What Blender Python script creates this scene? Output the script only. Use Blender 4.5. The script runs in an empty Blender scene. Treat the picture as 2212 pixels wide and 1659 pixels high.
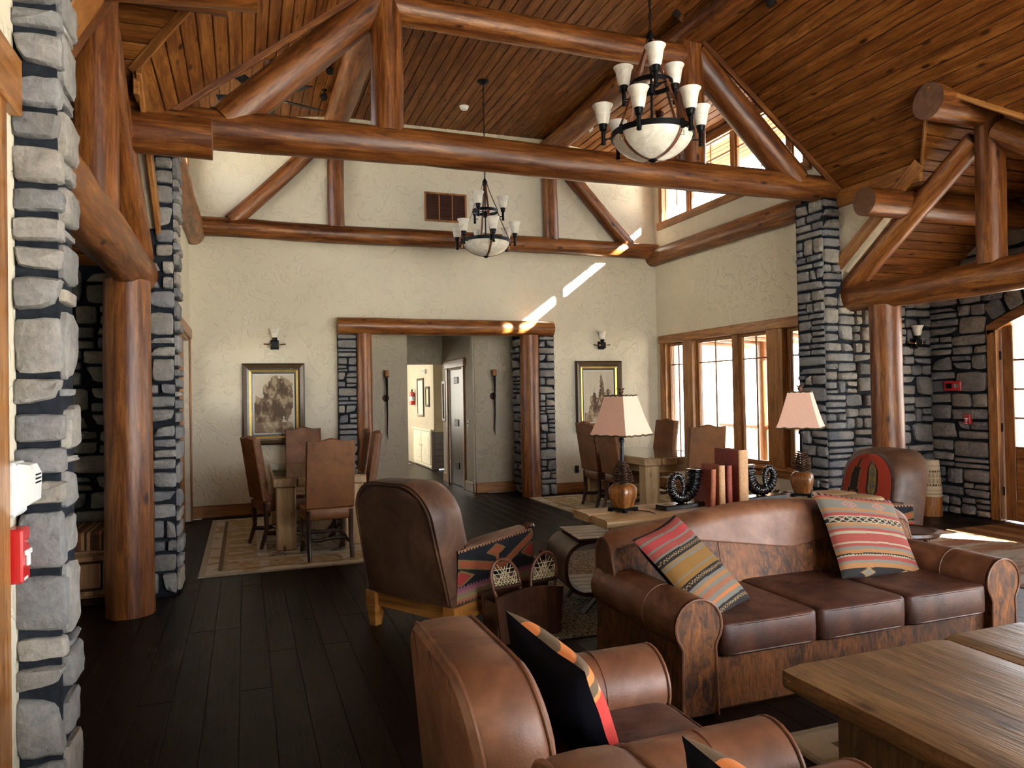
import bpy, bmesh, math, random
from mathutils import Vector, Matrix, noise as MN
from math import sin, cos, pi, radians, sqrt, atan2

random.seed(11)
SC = bpy.context.scene
COL = SC.collection

# ------------------------------------------------------------------ camera
F_PX, YAW, PITCH, ROLL = 1580.5, 0.350836, 0.0135994, -0.0182398
_f = Vector((sin(YAW)*cos(PITCH), cos(YAW)*cos(PITCH), sin(PITCH)))
_r = _f.cross(Vector((0, 0, 1))).normalized(); _u = _r.cross(_f)
_r2 = cos(ROLL)*_r + sin(ROLL)*_u; _u2 = -sin(ROLL)*_r + cos(ROLL)*_u
cam = bpy.data.objects.new('camera', bpy.data.cameras.new('camera')); COL.objects.link(cam)
cam.data.sensor_width = 36.0; cam.data.sensor_fit = 'HORIZONTAL'; cam.data.lens = F_PX/2212*36.0
cam.data.clip_start = 0.02; cam.data.clip_end = 400
cam.matrix_world = Matrix(((_r2.x, _u2.x, -_f.x, 0), (_r2.y, _u2.y, -_f.y, 0), (_r2.z, _u2.z, -_f.z, 1.6), (0, 0, 0, 1)))
SC.camera = cam

# ------------------------------------------------------------------ world, sun, daylight through windows
W = bpy.data.worlds.new('world'); SC.world = W; W.use_nodes = True
bg = W.node_tree.nodes['Background']
bg.inputs['Color'].default_value = (0.87, 0.935, 1.0, 1); bg.inputs['Strength'].default_value = 10.0
SUN_D = Vector((-0.905, 1.0, -0.684)).normalized()
sl = bpy.data.lights.new('sun', 'SUN'); sl.energy = 150.0; sl.angle = radians(1.0); sl.color = (1.0, 0.96, 0.89)
so = bpy.data.objects.new('sun', sl); COL.objects.link(so)
so.rotation_euler = SUN_D.to_track_quat('-Z', 'Y').to_euler()

def area(name, loc, aim, sx, sy, energy, color=(1, 1, 1), portal=False):
    l = bpy.data.lights.new(name, 'AREA'); l.shape = 'RECTANGLE'; l.size = sx; l.size_y = sy; l.energy = energy; l.color = color
    if portal: l.cycles.is_portal = True
    o = bpy.data.objects.new(name, l); COL.objects.link(o); o.location = loc
    o.rotation_euler = Vector(aim).to_track_quat('-Z', 'Y').to_euler()
    return o
area('daylight_south_window', (4.0, -2.62, 1.75), (0, 1, -0.02), 4.2, 2.9, 165, (0.86, 0.93, 1.0))
area('daylight_gable_window', (2.9, -2.62, 4.3), (0, 1, -0.12), 3.0, 1.2, 18, (0.86, 0.93, 1.0))
area('daylight_east_window_near', (6.50, 0.3, 1.55), (-1, 0, -0.02), 3.6, 2.1, 110, (0.88, 0.94, 1.0))
area('daylight_far_room', (1.4, 17.0, 1.9), (1, -0.1, -0.1), 3.2, 2.0, 150, (1.0, 0.95, 0.82))
# portals that guide the sky's light through the openings in view
area('portal_window_lower', (6.60, 8.9, 1.5), (-1, 0, 0), 3.4, 1.9, 1, portal=True)
area('portal_window_upper', (6.60, 8.9, 4.85), (-1, 0, 0), 3.5, 0.95, 1, portal=True)
area('portal_window_upper_w', (-0.74, 8.9, 4.85), (1, 0, 0), 3.5, 0.95, 1, portal=True)
area('portal_door_w', (-0.74, 8.9, 1.3), (1, 0, 0), 3.0, 2.3, 1, portal=True)
area('portal_door_e', (8.50, 4.95, 1.4), (-1, 0, 0), 2.4, 2.5, 1, portal=True)

vs = SC.view_settings
vs.view_transform = 'Standard'; vs.look = 'None'; vs.exposure = 0.32; vs.gamma = 1.0; vs.use_curve_mapping = False
SC.cycles.use_denoising = True
SC.cycles.max_bounces = 7; SC.cycles.diffuse_bounces = 4; SC.cycles.glossy_bounces = 3; SC.cycles.transparent_max_bounces = 8
SC.cycles.use_adaptive_sampling = True; SC.cycles.adaptive_threshold = 0.06; SC.cycles.adaptive_min_samples = 16
SC.cycles.sample_clamp_indirect = 60.0; SC.cycles.caustics_reflective = True; SC.cycles.caustics_refractive = False

# ------------------------------------------------------------------ key dimensions (metres)
WX, EX, BY, CX = -0.68, 6.54, 10.73, 2.93      # west wall, east wall, back wall, centre line
EAVE, SLOPE, FLATZ, PURX = 3.90, 0.80, 5.65, 1.66   # near roof: eave height, pitch, flat ceiling, half width of the flat
TY = 6.75                                      # near truss plane
AY, AH = 4.95, 2.10                            # alcove centre line and half span (Y)
AZ0, ASL = 2.75, 0.765                          # alcove ceiling: height at wall, pitch
SY = -2.6                                      # south wall

# ------------------------------------------------------------------ object helpers
WM = {}
def setp(o, label=None, cat=None, group=None, kind=None):
    if label: o['label'] = label
    if cat: o['category'] = cat
    if group: o['group'] = group
    if kind: o['kind'] = kind
    return o
def thing(name, label, cat, loc=(0, 0, 0), rz=0.0, group=None, M=None, kind=None):
    o = bpy.data.objects.new(name, None); COL.objects.link(o); o.empty_display_size = 0.1
    m = M if M is not None else Matrix.Translation(loc) @ Matrix.Rotation(rz, 4, 'Z')
    o.matrix_world = m; WM[o] = m
    return setp(o, label, cat, group, kind)
def root(name, kind='structure'):
    o = bpy.data.objects.new(name, None); COL.objects.link(o); WM[o] = Matrix.Identity(4); o['kind'] = kind
    return o

class MB:
    """collects verts / faces (with material slots and face colours) for one mesh"""
    def __init__(s): s.v = []; s.f = []; s.m = []; s.c = []
    def add(s, vs, fs, mi=0, col=None):
        b = len(s.v); s.v += [tuple(v) for v in vs]
        for i, f in enumerate(fs):
            s.f.append(tuple(b+k for k in f)); s.m.append(mi)
            s.c.append(col[i] if isinstance(col, list) else col)
        return s
    def box(s, a, b, mi=0, col=None):
        x0, y0, z0 = a; x1, y1, z1 = b
        s.add([(x0,y0,z0),(x1,y0,z0),(x1,y1,z0),(x0,y1,z0),(x0,y0,z1),(x1,y0,z1),(x1,y1,z1),(x0,y1,z1)],
              [(0,3,2,1),(4,5,6,7),(0,1,5,4),(1,2,6,5),(2,3,7,6),(3,0,4,7)], mi, col); return s
    def cbox(s, a, b, r=0.01, mi=0):
        """box with chamfered edges"""
        x0, y0, z0 = a; x1, y1, z1 = b; r = min(r, (x1-x0)/2.2, (y1-y0)/2.2, (z1-z0)/2.2)
        V = []; idx = {}
        for ix, X in ((0, (x0, x0+r)), (1, (x1, x1-r))):
            for iy, Y in ((0, (y0, y0+r)), (1, (y1, y1-r))):
                for iz, Z in ((0, (z0, z0+r)), (1, (z1, z1-r))):
                    idx[ix, iy, iz, 0] = len(V); V.append((X[0], Y[1], Z[1]))
                    idx[ix, iy, iz, 1] = len(V); V.append((X[1], Y[0], Z[1]))
                    idx[ix, iy, iz, 2] = len(V); V.append((X[1], Y[1], Z[0]))
        F = []
        for k, q in ((0, 1), (1, -1)):
            def o(l): return l if q == 1 else l[::-1]
            F.append(o([idx[k,0,0,0], idx[k,0,1,0], idx[k,1,1,0], idx[k,1,0,0]]))
            F.append(o([idx[0,k,0,1], idx[1,k,0,1], idx[1,k,1,1], idx[0,k,1,1]]))
            F.append(o([idx[0,0,k,2], idx[0,1,k,2], idx[1,1,k,2], idx[1,0,k,2]]))
        for i in (0, 1):
            for j in (0, 1):
                F.append([idx[i,j,0,0], idx[i,j,1,0], idx[i,j,1,1], idx[i,j,0,1]])
                F.append([idx[i,0,j,0], idx[i,1,j,0], idx[i,1,j,2], idx[i,0,j,2]])
                F.append([idx[0,i,j,1], idx[1,i,j,1], idx[1,i,j,2], idx[0,i,j,2]])
                for k in (0, 1): F.append([idx[i,j,k,0], idx[i,j,k,1], idx[i,j,k,2]])
        s.add(V, F, mi); s.fix = True; return s
    def grid(s, fn, nu, nv, cu=False, cv=False, mi=0, colfn=None, flip=False):
        V = []; U = nu if cu else nu+1; Vn = nv if cv else nv+1
        for i in range(U):
            for j in range(Vn): V.append(fn(i/nu, j/nv))
        F = []; Cc = []
        for i in range(nu):
            for j in range(nv):
                a = i*Vn+j; b = ((i+1) % U)*Vn+j; c = ((i+1) % U)*Vn+(j+1) % Vn; d = i*Vn+(j+1) % Vn
                F.append((a, d, c, b) if flip else (a, b, c, d))
                if colfn: Cc.append(colfn((i+.5)/nu, (j+.5)/nv))
        s.add(V, F, mi, Cc if colfn else None); return s
    def tube(s, pts, rad, n=10, mi=0, closed=False, caps=True, squash=1.0):
        pts = [Vector(p) for p in pts]; m = len(pts)
        rad = rad if isinstance(rad, (list, tuple)) else [rad]*m
        V = []; prev = None
        for i, p in enumerate(pts):
            if closed: t = pts[(i+1) % m]-pts[i-1]
            else: t = pts[min(i+1, m-1)]-pts[max(i-1, 0)]
            t = t.normalized() if t.length > 1e-9 else Vector((0, 0, 1))
            if prev is None:
                a = Vector((0, 0, 1)) if abs(t.z) < .9 else Vector((1, 0, 0))
                x = t.cross(a).normalized()
            else:
                x = (prev-t*prev.dot(t)); x = x.normalized() if x.length > 1e-6 else t.orthogonal().normalized()
            y = t.cross(x); prev = x
            for k in range(n):
                w = 2*pi*k/n; V.append(p+rad[i]*(cos(w)*x+sin(w)*y*squash))
        F = []
        for i in range(m if closed else m-1):
            for k in range(n):
                a = i*n+k; b = i*n+(k+1) % n; c = ((i+1) % m)*n+(k+1) % n; d = ((i+1) % m)*n+k
                F.append((a, b, c, d))
        if caps and not closed:
            F.append(tuple(range(n-1, -1, -1))); F.append(tuple((m-1)*n+k for k in range(n)))
        s.add(V, F, mi); return s
    def lathe(s, prof, n=24, c=(0, 0, 0), mi=0, colfn=None, cap=True):
        m = len(prof); V = [(c[0]+r*cos(2*pi*k/n), c[1]+r*sin(2*pi*k/n), c[2]+z) for r, z in prof for k in range(n)]
        F = []; Cc = []
        for i in range(m-1):
            for k in range(n):
                F.append((i*n+k, i*n+(k+1) % n, (i+1)*n+(k+1) % n, (i+1)*n+k))
                if colfn: Cc.append(colfn((k+.5)/n, (prof[i][1]+prof[i+1][1])/2))
        if cap:
            F.append(tuple(range(n-1, -1, -1))); F.append(tuple((m-1)*n+k for k in range(n)))
            if colfn: Cc += [colfn(0, prof[0][1]), colfn(0, prof[-1][1])]
        s.add(V, F, mi, Cc if colfn else None); return s
    def prism(s, poly, a, b, axis='y', mi=0):
        """2-D polygon (p,q) extruded from a to b along axis"""
        def P(p, q, t): return {'x': (t, p, q), 'y': (p, t, q), 'z': (p, q, t)}[axis]
        n = len(poly); V = [P(p, q, a) for p, q in poly]+[P(p, q, b) for p, q in poly]
        F = [tuple(range(n)), tuple(range(2*n-1, n-1, -1))]+[(i, n+i, n+(i+1) % n, (i+1) % n) for i in range(n)]
        s.add(V, F, mi); s.fix = True; return s
    def mesh(s, name, mats, smooth=35):
        me = bpy.data.meshes.new(name); me.from_pydata(s.v, [], s.f)
        mats = mats if isinstance(mats, (list, tuple)) else [mats]
        for m in mats: me.materials.append(m)
        if len(mats) > 1:
            for p, mi in zip(me.polygons, s.m): p.material_index = mi
        if any(c is not None for c in s.c):
            at = me.color_attributes.new('Col', 'FLOAT_COLOR', 'CORNER'); buf = []
            for p, c in zip(me.polygons, s.c):
                c = c or (.5, .5, .5); buf += [c[0], c[1], c[2], 1.0]*p.loop_total
            at.data.foreach_set('color', buf)
        b = bmesh.new(); b.from_mesh(me); bmesh.ops.recalc_face_normals(b, faces=b.faces); b.to_mesh(me); b.free()
        if smooth:
            me.polygons.foreach_set('use_smooth', [True]*len(me.polygons)); me.set_sharp_from_angle(angle=radians(smooth))
        me.update(); return me

def link(name, me, parent=None, M=None, local=True):
    """M is in the parent's space when local, else world"""
    o = bpy.data.objects.new(name, me); COL.objects.link(o)
    M = M if M is not None else Matrix.Identity(4)
    if parent is not None:
        o.parent = parent; pw = WM[parent]
        if not local: M = pw.inverted() @ M
        o.matrix_local = M; o.matrix_parent_inverse = Matrix.Identity(4); o.matrix_basis = M
        WM[o] = pw @ M
    else:
        o.matrix_world = M; WM[o] = M
    return o
def obj(name, mb, mat, parent=None, M=None, local=True, smooth=35, **k):
    o = link(name, mb.mesh(name, mat, smooth), parent, M, local)
    return setp(o, k.get('label'), k.get('cat'), k.get('group'), k.get('kind'))
def dup(o, loc, rz, label=None, group=None):
    """a copy of a thing with copies of its parts and sub-parts"""
    M = Matrix.Translation(loc) @ Matrix.Rotation(rz, 4, 'Z')
    def cp(src, par, M=None):
        c = src.copy(); COL.objects.link(c)
        if par is None: c.matrix_world = M; WM[c] = M
        else:
            c.parent = par; c.matrix_parent_inverse = Matrix.Identity(4); c.matrix_basis = src.matrix_basis.copy(); WM[c] = WM[par] @ c.matrix_basis
        for ch in list(KIDS.get(src, [])): KIDS.setdefault(c, []).append(cp(ch, c))
        return c
    c = cp(o, None, M)
    if label: c['label'] = label
    if group: c['group'] = group
    return c
KIDS = {}
_link0 = link
def link(name, me, parent=None, M=None, local=True):
    o = _link0(name, me, parent, M, local)
    if parent is not None: KIDS.setdefault(parent, []).append(o)
    return o
def T(*a): return Matrix.Translation(a if len(a) == 3 else a[0])
def R(a, ax): return Matrix.Rotation(a, 4, ax)
def align(p0, p1):
    """matrix at p0 with local Z along p1-p0"""
    d = (Vector(p1)-Vector(p0)).normalized()
    return T(Vector(p0)) @ d.to_track_quat('Z', 'Y').to_matrix().to_4x4()
def N3(x, y, z): return MN.noise(Vector((x, y, z)))
# ------------------------------------------------------------------ materials (all node based)
class NT:
    def __init__(s, name, rough=0.5, metal=0.0, spec=0.5, coat=0.0, coat_r=0.15):
        s.mat = bpy.data.materials.new(name); s.mat.use_nodes = True; s.t = s.mat.node_tree
        s.b = s.t.nodes['Principled BSDF']; s.b.inputs['Roughness'].default_value = rough; s.b.inputs['Metallic'].default_value = metal
        s.b.inputs['Specular IOR Level'].default_value = spec
        s.b.inputs['Coat Weight'].default_value = coat; s.b.inputs['Coat Roughness'].default_value = coat_r
    def n(s, typ, **k):
        x = s.t.nodes.new(typ)
        for a, v in k.items():
            if a.startswith('_'): setattr(x, a[1:], v)
            else: s.set(x, a, v)
        return x
    def set(s, x, a, v):
        i = x.inputs[int(a[1:])] if a[0] == 'i' and a[1:].isdigit() else x.inputs[a]
        if hasattr(v, 'is_output') or isinstance(v, bpy.types.NodeSocket): s.t.links.new(v, i)
        elif isinstance(v, bpy.types.Node): s.t.links.new(v.outputs[0], i)
        else: i.default_value = v
    def coord(s, scale=(1, 1, 1), out='Object', rnd=True, rot=(0, 0, 0)):
        tc = s.n('ShaderNodeTexCoord'); v = tc.outputs[out]
        if rnd:
            oi = s.n('ShaderNodeObjectInfo'); m = s.n('ShaderNodeMath', _operation='MULTIPLY', i0=oi.outputs['Random'], i1=37.0)
            a = s.n('ShaderNodeVectorMath', _operation='ADD', i0=v); s.t.links.new(m.outputs[0], a.inputs[1]); v = a.outputs[0]
        mp = s.n('ShaderNodeMapping'); s.t.links.new(v, mp.inputs['Vector']); mp.inputs['Scale'].default_value = scale; mp.inputs['Rotation'].default_value = rot
        return mp.outputs[0]
    def noise(s, vec, scale=5, detail=3, rough=0.55, dist=0.0):
        return s.n('ShaderNodeTexNoise', Vector=vec, Scale=scale, Detail=detail, Roughness=rough, Distortion=dist).outputs['Fac']
    def voro(s, vec, scale=5, feature='F1', out='Distance', rnd=1.0):
        x = s.n('ShaderNodeTexVoronoi', Vector=vec, Scale=scale); x.feature = feature; x.inputs['Randomness'].default_value = rnd
        return x.outputs[out]
    def ramp(s, fac, stops, interp='LINEAR'):
        x = s.n('ShaderNodeValToRGB', Fac=fac); r = x.color_ramp; r.interpolation = interp
        while len(r.elements) < len(stops): r.elements.new(0.5)
        for e, (p, c) in zip(r.elements, stops): e.position = p; e.color = (*c, 1) if len(c) == 3 else c
        return x.outputs['Color']
    def mix(s, fac, a, b, mode='MIX'):
        x = s.n('ShaderNodeMix'); x.data_type = 'RGBA'; x.blend_type = mode; x.clamp_factor = True
        s.set(x, 'i0', fac)
        for i, v in ((6, a), (7, b)):
            if isinstance(v, tuple): x.inputs[i].default_value = (*v, 1) if len(v) == 3 else v
            else: s.t.links.new(v, x.inputs[i])
        return x.outputs[2]
    def rnd(s): return s.n('ShaderNodeObjectInfo').outputs['Random']
    def mth(s, op, a, b=0.0):
        x = s.n('ShaderNodeMath', _operation=op); s.set(x, 'i0', a); s.set(x, 'i1', b); return x.outputs[0]
    def bump(s, h, strength=0.3, dist=0.01):
        x = s.n('ShaderNodeBump', Height=h, Strength=strength, Distance=dist); s.t.links.new(x.outputs[0], s.b.inputs['Normal']); return s
    def base(s, v):
        if isinstance(v, tuple): s.b.inputs['Base Color'].default_value = (*v, 1)
        else: s.t.links.new(v, s.b.inputs['Base Color'])
        return s
    def rough(s, v): s.t.links.new(v, s.b.inputs['Roughness']); return s

def plain(name, c, rough=0.5, metal=0.0, spec=0.5, coat=0.0, var=0.12, sc=14):
    m = NT(name, rough, metal, spec, coat); v = m.noise(m.coord(), sc, 3)
    a = tuple(x*(1-var) for x in c); b = tuple(min(1, x*(1+var)) for x in c)
    m.base(m.ramp(v, [(.3, a), (.7, b)])); return m.mat

def wood(name, dark, mid, light, rough=0.4, coat=0.15, long='z', fine=1.0, knots=True, bumps=0.25, hue=0.25, rings=0.0, spec=0.5):
    m = NT(name, rough, 0, spec, coat, 0.25)
    ax = 'xyz'.index(long)
    def sc(a, b): q = [a, a, a]; q[ax] = b; return tuple(c*fine for c in q)
    n1 = m.noise(m.coord(sc(9, .7)), 1.0, 4, .6, 1.2); n2 = m.noise(m.coord(sc(60, 4)), 1.0, 3, .6); n3 = m.noise(m.coord((2.6, 2.6, 2.6)), 1.0, 3)
    c = m.ramp(n1, [(.28, dark), (.46, mid), (.66, light)])
    c = m.mix(m.ramp(n2, [(.42, (0, 0, 0)), (.62, (.65, .65, .65))]), c, m.mix(.55, c, dark), 'MIX')
    if rings:   # contour lines of a low noise give flat-sawn figure
        g = m.noise(m.coord(sc(4.2, 1.1)), 1.0, 2, .5, .8); fr = m.mth('FRACT', m.mth('MULTIPLY', g, 26.0))
        line = m.ramp(fr, [(0, (rings,)*3), (.22, (0, 0, 0)), (.70, (0, 0, 0)), (1, (rings*.6,)*3)])
        c = m.mix(line, c, tuple(x*.55 for x in dark))
        st = m.noise(m.coord(sc(24, 2.4)), 1.0, 5, .7, 1.0); c = m.mix(m.ramp(st, [(.38, (.85, .85, .85)), (.5, (0, 0, 0))]), c, m.mix(.75, c, dark))
        c = m.mix(m.ramp(st, [(.54, (0, 0, 0)), (.70, (.75, .75, .75))]), c, light)
    c = m.mix(m.ramp(n3, [(.35, (.55, .55, .55)), (.65, (0, 0, 0))]), c, m.mix(.5, c, dark))
    if knots:
        d = m.voro(m.coord(sc(6.5, 2.6)), 1.0); kn = m.ramp(d, [(.07, (1, 1, 1)), (.17, (0, 0, 0))])
        c = m.mix(kn, c, tuple(x*.4 for x in dark))
    c = m.mix(m.mth('MULTIPLY', m.rnd(), hue*2), c, m.mix(.6, c, dark))
    m.base(c); m.bump(m.mix(.5, m.ramp(n2, [(0, (0, 0, 0)), (1, (1, 1, 1))]), m.ramp(n1, [(0, (0, 0, 0)), (1, (1, 1, 1))])), bumps, 0.006)
    return m.mat

def attr(name, rough=0.85, wv=260, strength=0.25, spec=0.2, mott=0.25):
    """woven cloth, its design carried by the mesh's face colours"""
    m = NT(name, rough, 0, spec); a = m.n('ShaderNodeAttribute', _attribute_name='Col').outputs['Color']
    n = m.noise(m.coord(rnd=False), 22, 4); c = m.mix(m.mth('MULTIPLY', n, mott*1.6), a, m.mix(.55, a, (.05, .045, .04)))
    m.base(c); m.bump(m.noise(m.coord(rnd=False), wv, 2), strength, 0.003); return m.mat

MAT = {}
MAT['log'] = wood('log_wood', (.055, .0135, .0030), (.200, .062, .0115), (.40, .150, .031), .40, .08, rings=.30, bumps=.35, spec=.4)
MAT['log_pale'] = wood('log_wood_pale', (.070, .018, .0040), (.25, .082, .0155), (.46, .185, .042), .40, .08, rings=.28, bumps=.35, spec=.4)
MAT['logend'] = wood('log_end_grain', (.10, .040, .016), (.17, .075, .032), (.23, .11, .05), .55, 0, knots=False)
MAT['plank'] = wood('ceiling_pine', (.085, .023, .0040), (.235, .080, .0145), (.38, .150, .031), .48, .0, long='y', hue=.3, rings=.25, spec=.14)
MAT['plank_x'] = wood('alcove_pine', (.075, .021, .0040), (.21, .070, .013), (.33, .13, .027), .48, .0, long='x', hue=.3, rings=.25, spec=.14)
MAT['gap'] = plain('board_joint_dark', (.015, .007, .003), .8)
MAT['trim'] = wood('stained_trim', (.14, .045, .009), (.40, .165, .036), (.54, .255, .068), .38, .15, knots=False, rings=.3)
MAT['trim_y'] = wood('stained_trim_y', (.14, .045, .009), (.40, .165, .036), (.54, .255, .068), .38, .15, long='y', knots=True, rings=.3)
MAT['trim_x'] = wood('stained_trim_x', (.15, .048, .011), (.40, .165, .038), (.53, .25, .07), .38, .15, long='x', knots=True, rings=.3)
MAT['floor'] = wood('dark_floor_board', (.0060, .0027, .0016), (.0105, .0049, .0028), (.0160, .0078, .0044), .42, .0, long='y', knots=False, bumps=.3, hue=.25, spec=.16)
MAT['table'] = wood('bleached_oak', (.24, .14, .06), (.44, .28, .13), (.58, .39, .20), .5, .05, long='x', hue=.1)
MAT['table_y'] = wood('bleached_oak_y', (.24, .14, .06), (.44, .28, .13), (.58, .39, .20), .5, .05, long='y', hue=.1)
MAT['table_z'] = wood('bleached_oak_z', (.26, .16, .07), (.50, .34, .17), (.64, .46, .25), .55, .0, long='z', hue=.1)
MAT['coffee'] = wood('weathered_oak_plank', (.08, .043, .017), (.19, .105, .040), (.29, .17, .072), .42, .12, long='x', hue=.15, bumps=.6, rings=.4)
MAT['coffee_z'] = wood('weathered_oak_leg', (.065, .036, .016), (.16, .092, .040), (.28, .175, .085), .5, .05, long='z', hue=.1, bumps=.6, rings=.5)
MAT['honey'] = wood('honey_frame', (.16, .055, .010), (.40, .16, .028), (.56, .26, .06), .35, .3, long='x', knots=False)
MAT['darkwood'] = wood('dark_turned_wood', (.018, .007, .004), (.045, .017, .008), (.085, .034, .015), .28, .3, knots=False)
MAT['walnut'] = wood('walnut_rack', (.022, .008, .004), (.055, .020, .009), (.10, .038, .017), .35, .2, knots=False)
MAT['cabinet'] = wood('cabinet_oak', (.16, .075, .028), (.34, .18, .075), (.46, .26, .12), .45, .1, long='z', knots=False)
MAT['potwood'] = wood('lamp_wood', (.05, .014, .003), (.22, .075, .014), (.40, .16, .034), .35, .3, knots=False, fine=1.6, rings=.5)

def mk_stone():
    m = NT('field_stone', .8, 0, .3); v = m.coord((1, 1, 1))
    n1 = m.noise(v, 7, 4, .6, .4); n2 = m.noise(v, 38, 3); n3 = m.noise(v, 2.2, 2)
    tint = m.ramp(m.rnd(), [(0, (.17, .175, .19)), (.25, (.26, .26, .265)), (.5, (.33, .31, .285)), (.7, (.19, .19, .19)), (.86, (.40, .355, .295)), (1, (.29, .285, .28))], 'LINEAR')
    c = m.mix(m.ramp(n1, [(.32, (0, 0, 0)), (.68, (.8, .8, .8))]), m.mix(.5, tint, (.055, .057, .062)), tint)
    c = m.mix(m.ramp(n3, [(.45, (0, 0, 0)), (.75, (.5, .5, .5))]), c, (.34, .28, .20))
    m.base(m.mix(m.ramp(n2, [(.35, (.35, .35, .35)), (.6, (0, 0, 0))]), c, m.mix(.6, c, (.04, .04, .045))))
    m.bump(m.mix(.4, m.ramp(n2, [(0, (0, 0, 0)), (1, (1, 1, 1))]), m.ramp(n1, [(0, (0, 0, 0)), (1, (1, 1, 1))])), .8, .018); return m.mat
MAT['stone'] = mk_stone()
MAT['mortar'] = plain('dark_mortar', (.018, .021, .027), .95, 0, .1, var=.3, sc=40)

def mk_plaster(name, a, b):
    m = NT(name, .72, 0, .3); v = m.coord(rnd=False)
    n1 = m.noise(v, 4.2, 2, .5, 1.9); n2 = m.noise(v, 16, 4, .6, .8); n3 = m.noise(v, 1.1, 2)
    m.base(m.ramp(n3, [(.3, a), (.7, b)]))
    ridge = m.ramp(n1, [(.54, (0, 0, 0)), (.59, (1, 1, 1)), (.63, (.2, .2, .2)), (.8, (0, 0, 0))])
    m.bump(m.mix(.25, ridge, m.ramp(n2, [(.3, (0, 0, 0)), (.7, (1, 1, 1))])), .55, .012); return m.mat
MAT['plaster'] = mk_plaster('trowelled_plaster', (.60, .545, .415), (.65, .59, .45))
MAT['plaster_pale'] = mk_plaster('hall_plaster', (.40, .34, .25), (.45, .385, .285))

def mk_leather(name, a, b, c, rough=.4, sheen=.4, sc=5):
    m = NT(name, rough+.06, 0, .42, sheen*.25, .35); v = m.coord(rnd=False)
    n1 = m.noise(v, sc, 4, .6, .6); n2 = m.noise(v, 26, 3); cr = m.noise(v, 9, 5, .65, 2.2)
    col = m.ramp(n1, [(.28, a), (.5, b), (.75, c)])
    m.base(m.mix(m.ramp(n2, [(.3, (.3, .3, .3)), (.6, (0, 0, 0))]), col, a))
    m.rough(m.ramp(n1, [(.3, (rough+.18,)*3), (.7, (rough-.02,)*3)]))
    m.bump(m.mix(.35, m.voro(v, 140), m.ramp(cr, [(.46, (0, 0, 0)), (.5, (1, 1, 1)), (.54, (0, 0, 0))])), .10, .006); return m.mat
MAT['leather'] = mk_leather('saddle_leather', (.085, .029, .012), (.155, .060, .027), (.225, .098, .050), .40)
MAT['leather_seat'] = mk_leather('dark_seat_leather', (.028, .0090, .0050), (.058, .0185, .0100), (.105, .042, .024), .38, .35, 7)
MAT['leather_club'] = mk_leather('brown_club_leather', (.042, .017, .008), (.090, .040, .020), (.15, .076, .040), .38, .4, 4)
MAT['leather_chair'] = mk_leather('cognac_leather', (.105, .034, .0070), (.180, .063, .0130), (.245, .092, .021), .42, .15, 4)

def mk_hide():
    m = NT('brindle_hide', .55, 0, .3); n1 = m.noise(m.coord((17, 17, 6), rnd=False), 1.0, 6, .75, 1.4); n2 = m.noise(m.coord(rnd=False), 2.1, 3, .5, .5); n3 = m.noise(m.coord((90, 90, 16), rnd=False), 1, 3, .7)
    c = m.ramp(n1, [(.30, (.020, .010, .008)), (.42, (.055, .024, .012)), (.54, (.17, .058, .014)), (.72, (.31, .115, .027))])
    c = m.mix(m.ramp(n2, [(.50, (0, 0, 0)), (.66, (.65, .65, .65))]), c, m.mix(.8, c, (.050, .026, .018)))
    c = m.mix(m.ramp(n2, [(.30, (.55, .55, .55)), (.46, (0, 0, 0))]), c, (.30, .105, .024))
    m.base(m.mix(m.ramp(n3, [(.40, (0, 0, 0)), (.58, (.55, .55, .55))]), c, m.mix(.65, c, (.018, .010, .008)))); m.bump(n3, .35, .004); return m.mat
MAT['hide'] = mk_hide()
MAT['kilim'] = attr('kilim_weave')
MAT['rug'] = attr('rug_pile', .95, 320, .5, .1, .35)
MAT['print'] = attr('sepia_print', .6, 300, .02, .3, .05)
MAT['velvet'] = plain('black_velvet', (.0035, .0035, .0075), .8, 0, .15)
MAT['iron'] = plain('black_iron', (.010, .010, .011), .45, .6, .4)
MAT['alabaster'] = None
def mk_alab():
    m = NT('alabaster_glass', .35, 0, .5); v = m.coord(); n = m.noise(v, 9, 5, .65, 1.2)
    m.base(m.ramp(n, [(.3, (.56, .51, .42)), (.6, (.78, .74, .64))])); m.b.inputs['Subsurface Weight'].default_value = .25
    m.b.inputs['Subsurface Radius'].default_value = (.05, .045, .035); m.b.inputs['Subsurface Scale'].default_value = .4; return m.mat
MAT['alabaster'] = mk_alab()
MAT['strap'] = plain('strap_leather', (.14, .045, .018), .45, 0, .5)
MAT['brass'] = plain('aged_brass', (.45, .30, .11), .3, 1.0)
MAT['gold'] = plain('gilt_slip', (.62, .42, .10), .35, .7)
MAT['frame'] = plain('dark_frame_wood', (.030, .017, .010), .35, 0, .5, .3, .4, 30)
MAT['frame_mid'] = plain('bronze_frame_wood', (.105, .062, .026), .35, .2, .5, .2, .4, 60)
MAT['white'] = plain('white_plastic', (.72, .74, .72), .35)
MAT['cream'] = plain('ivory_paint', (.66, .60, .46), .5)
MAT['red'] = plain('alarm_red', (.52, .012, .012), .3, 0, .5, .3, .05)
MAT['black'] = plain('black_plastic', (.008, .008, .008), .4)
MAT['steel'] = plain('chrome', (.75, .75, .78), .15, 1.0)
MAT['shade'] = plain('peach_shade', (.70, .44, .34), .8, 0, .2, 0, .05, 90)
MAT['braid'] = plain('braid_trim', (.07, .055, .03), .9, 0, .2, 0, .5, 120)
MAT['cone'] = plain('pine_cone', (.085, .042, .022), .7, 0, .3, 0, .5, 60)
MAT['horn'] = plain('black_lacquer', (.004, .004, .005), .16, 0, .6, .6, .1)
MAT['bookred'] = plain('book_red_cloth', (.22, .045, .028), .6, 0, .3, 0, .25, 40)
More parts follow.
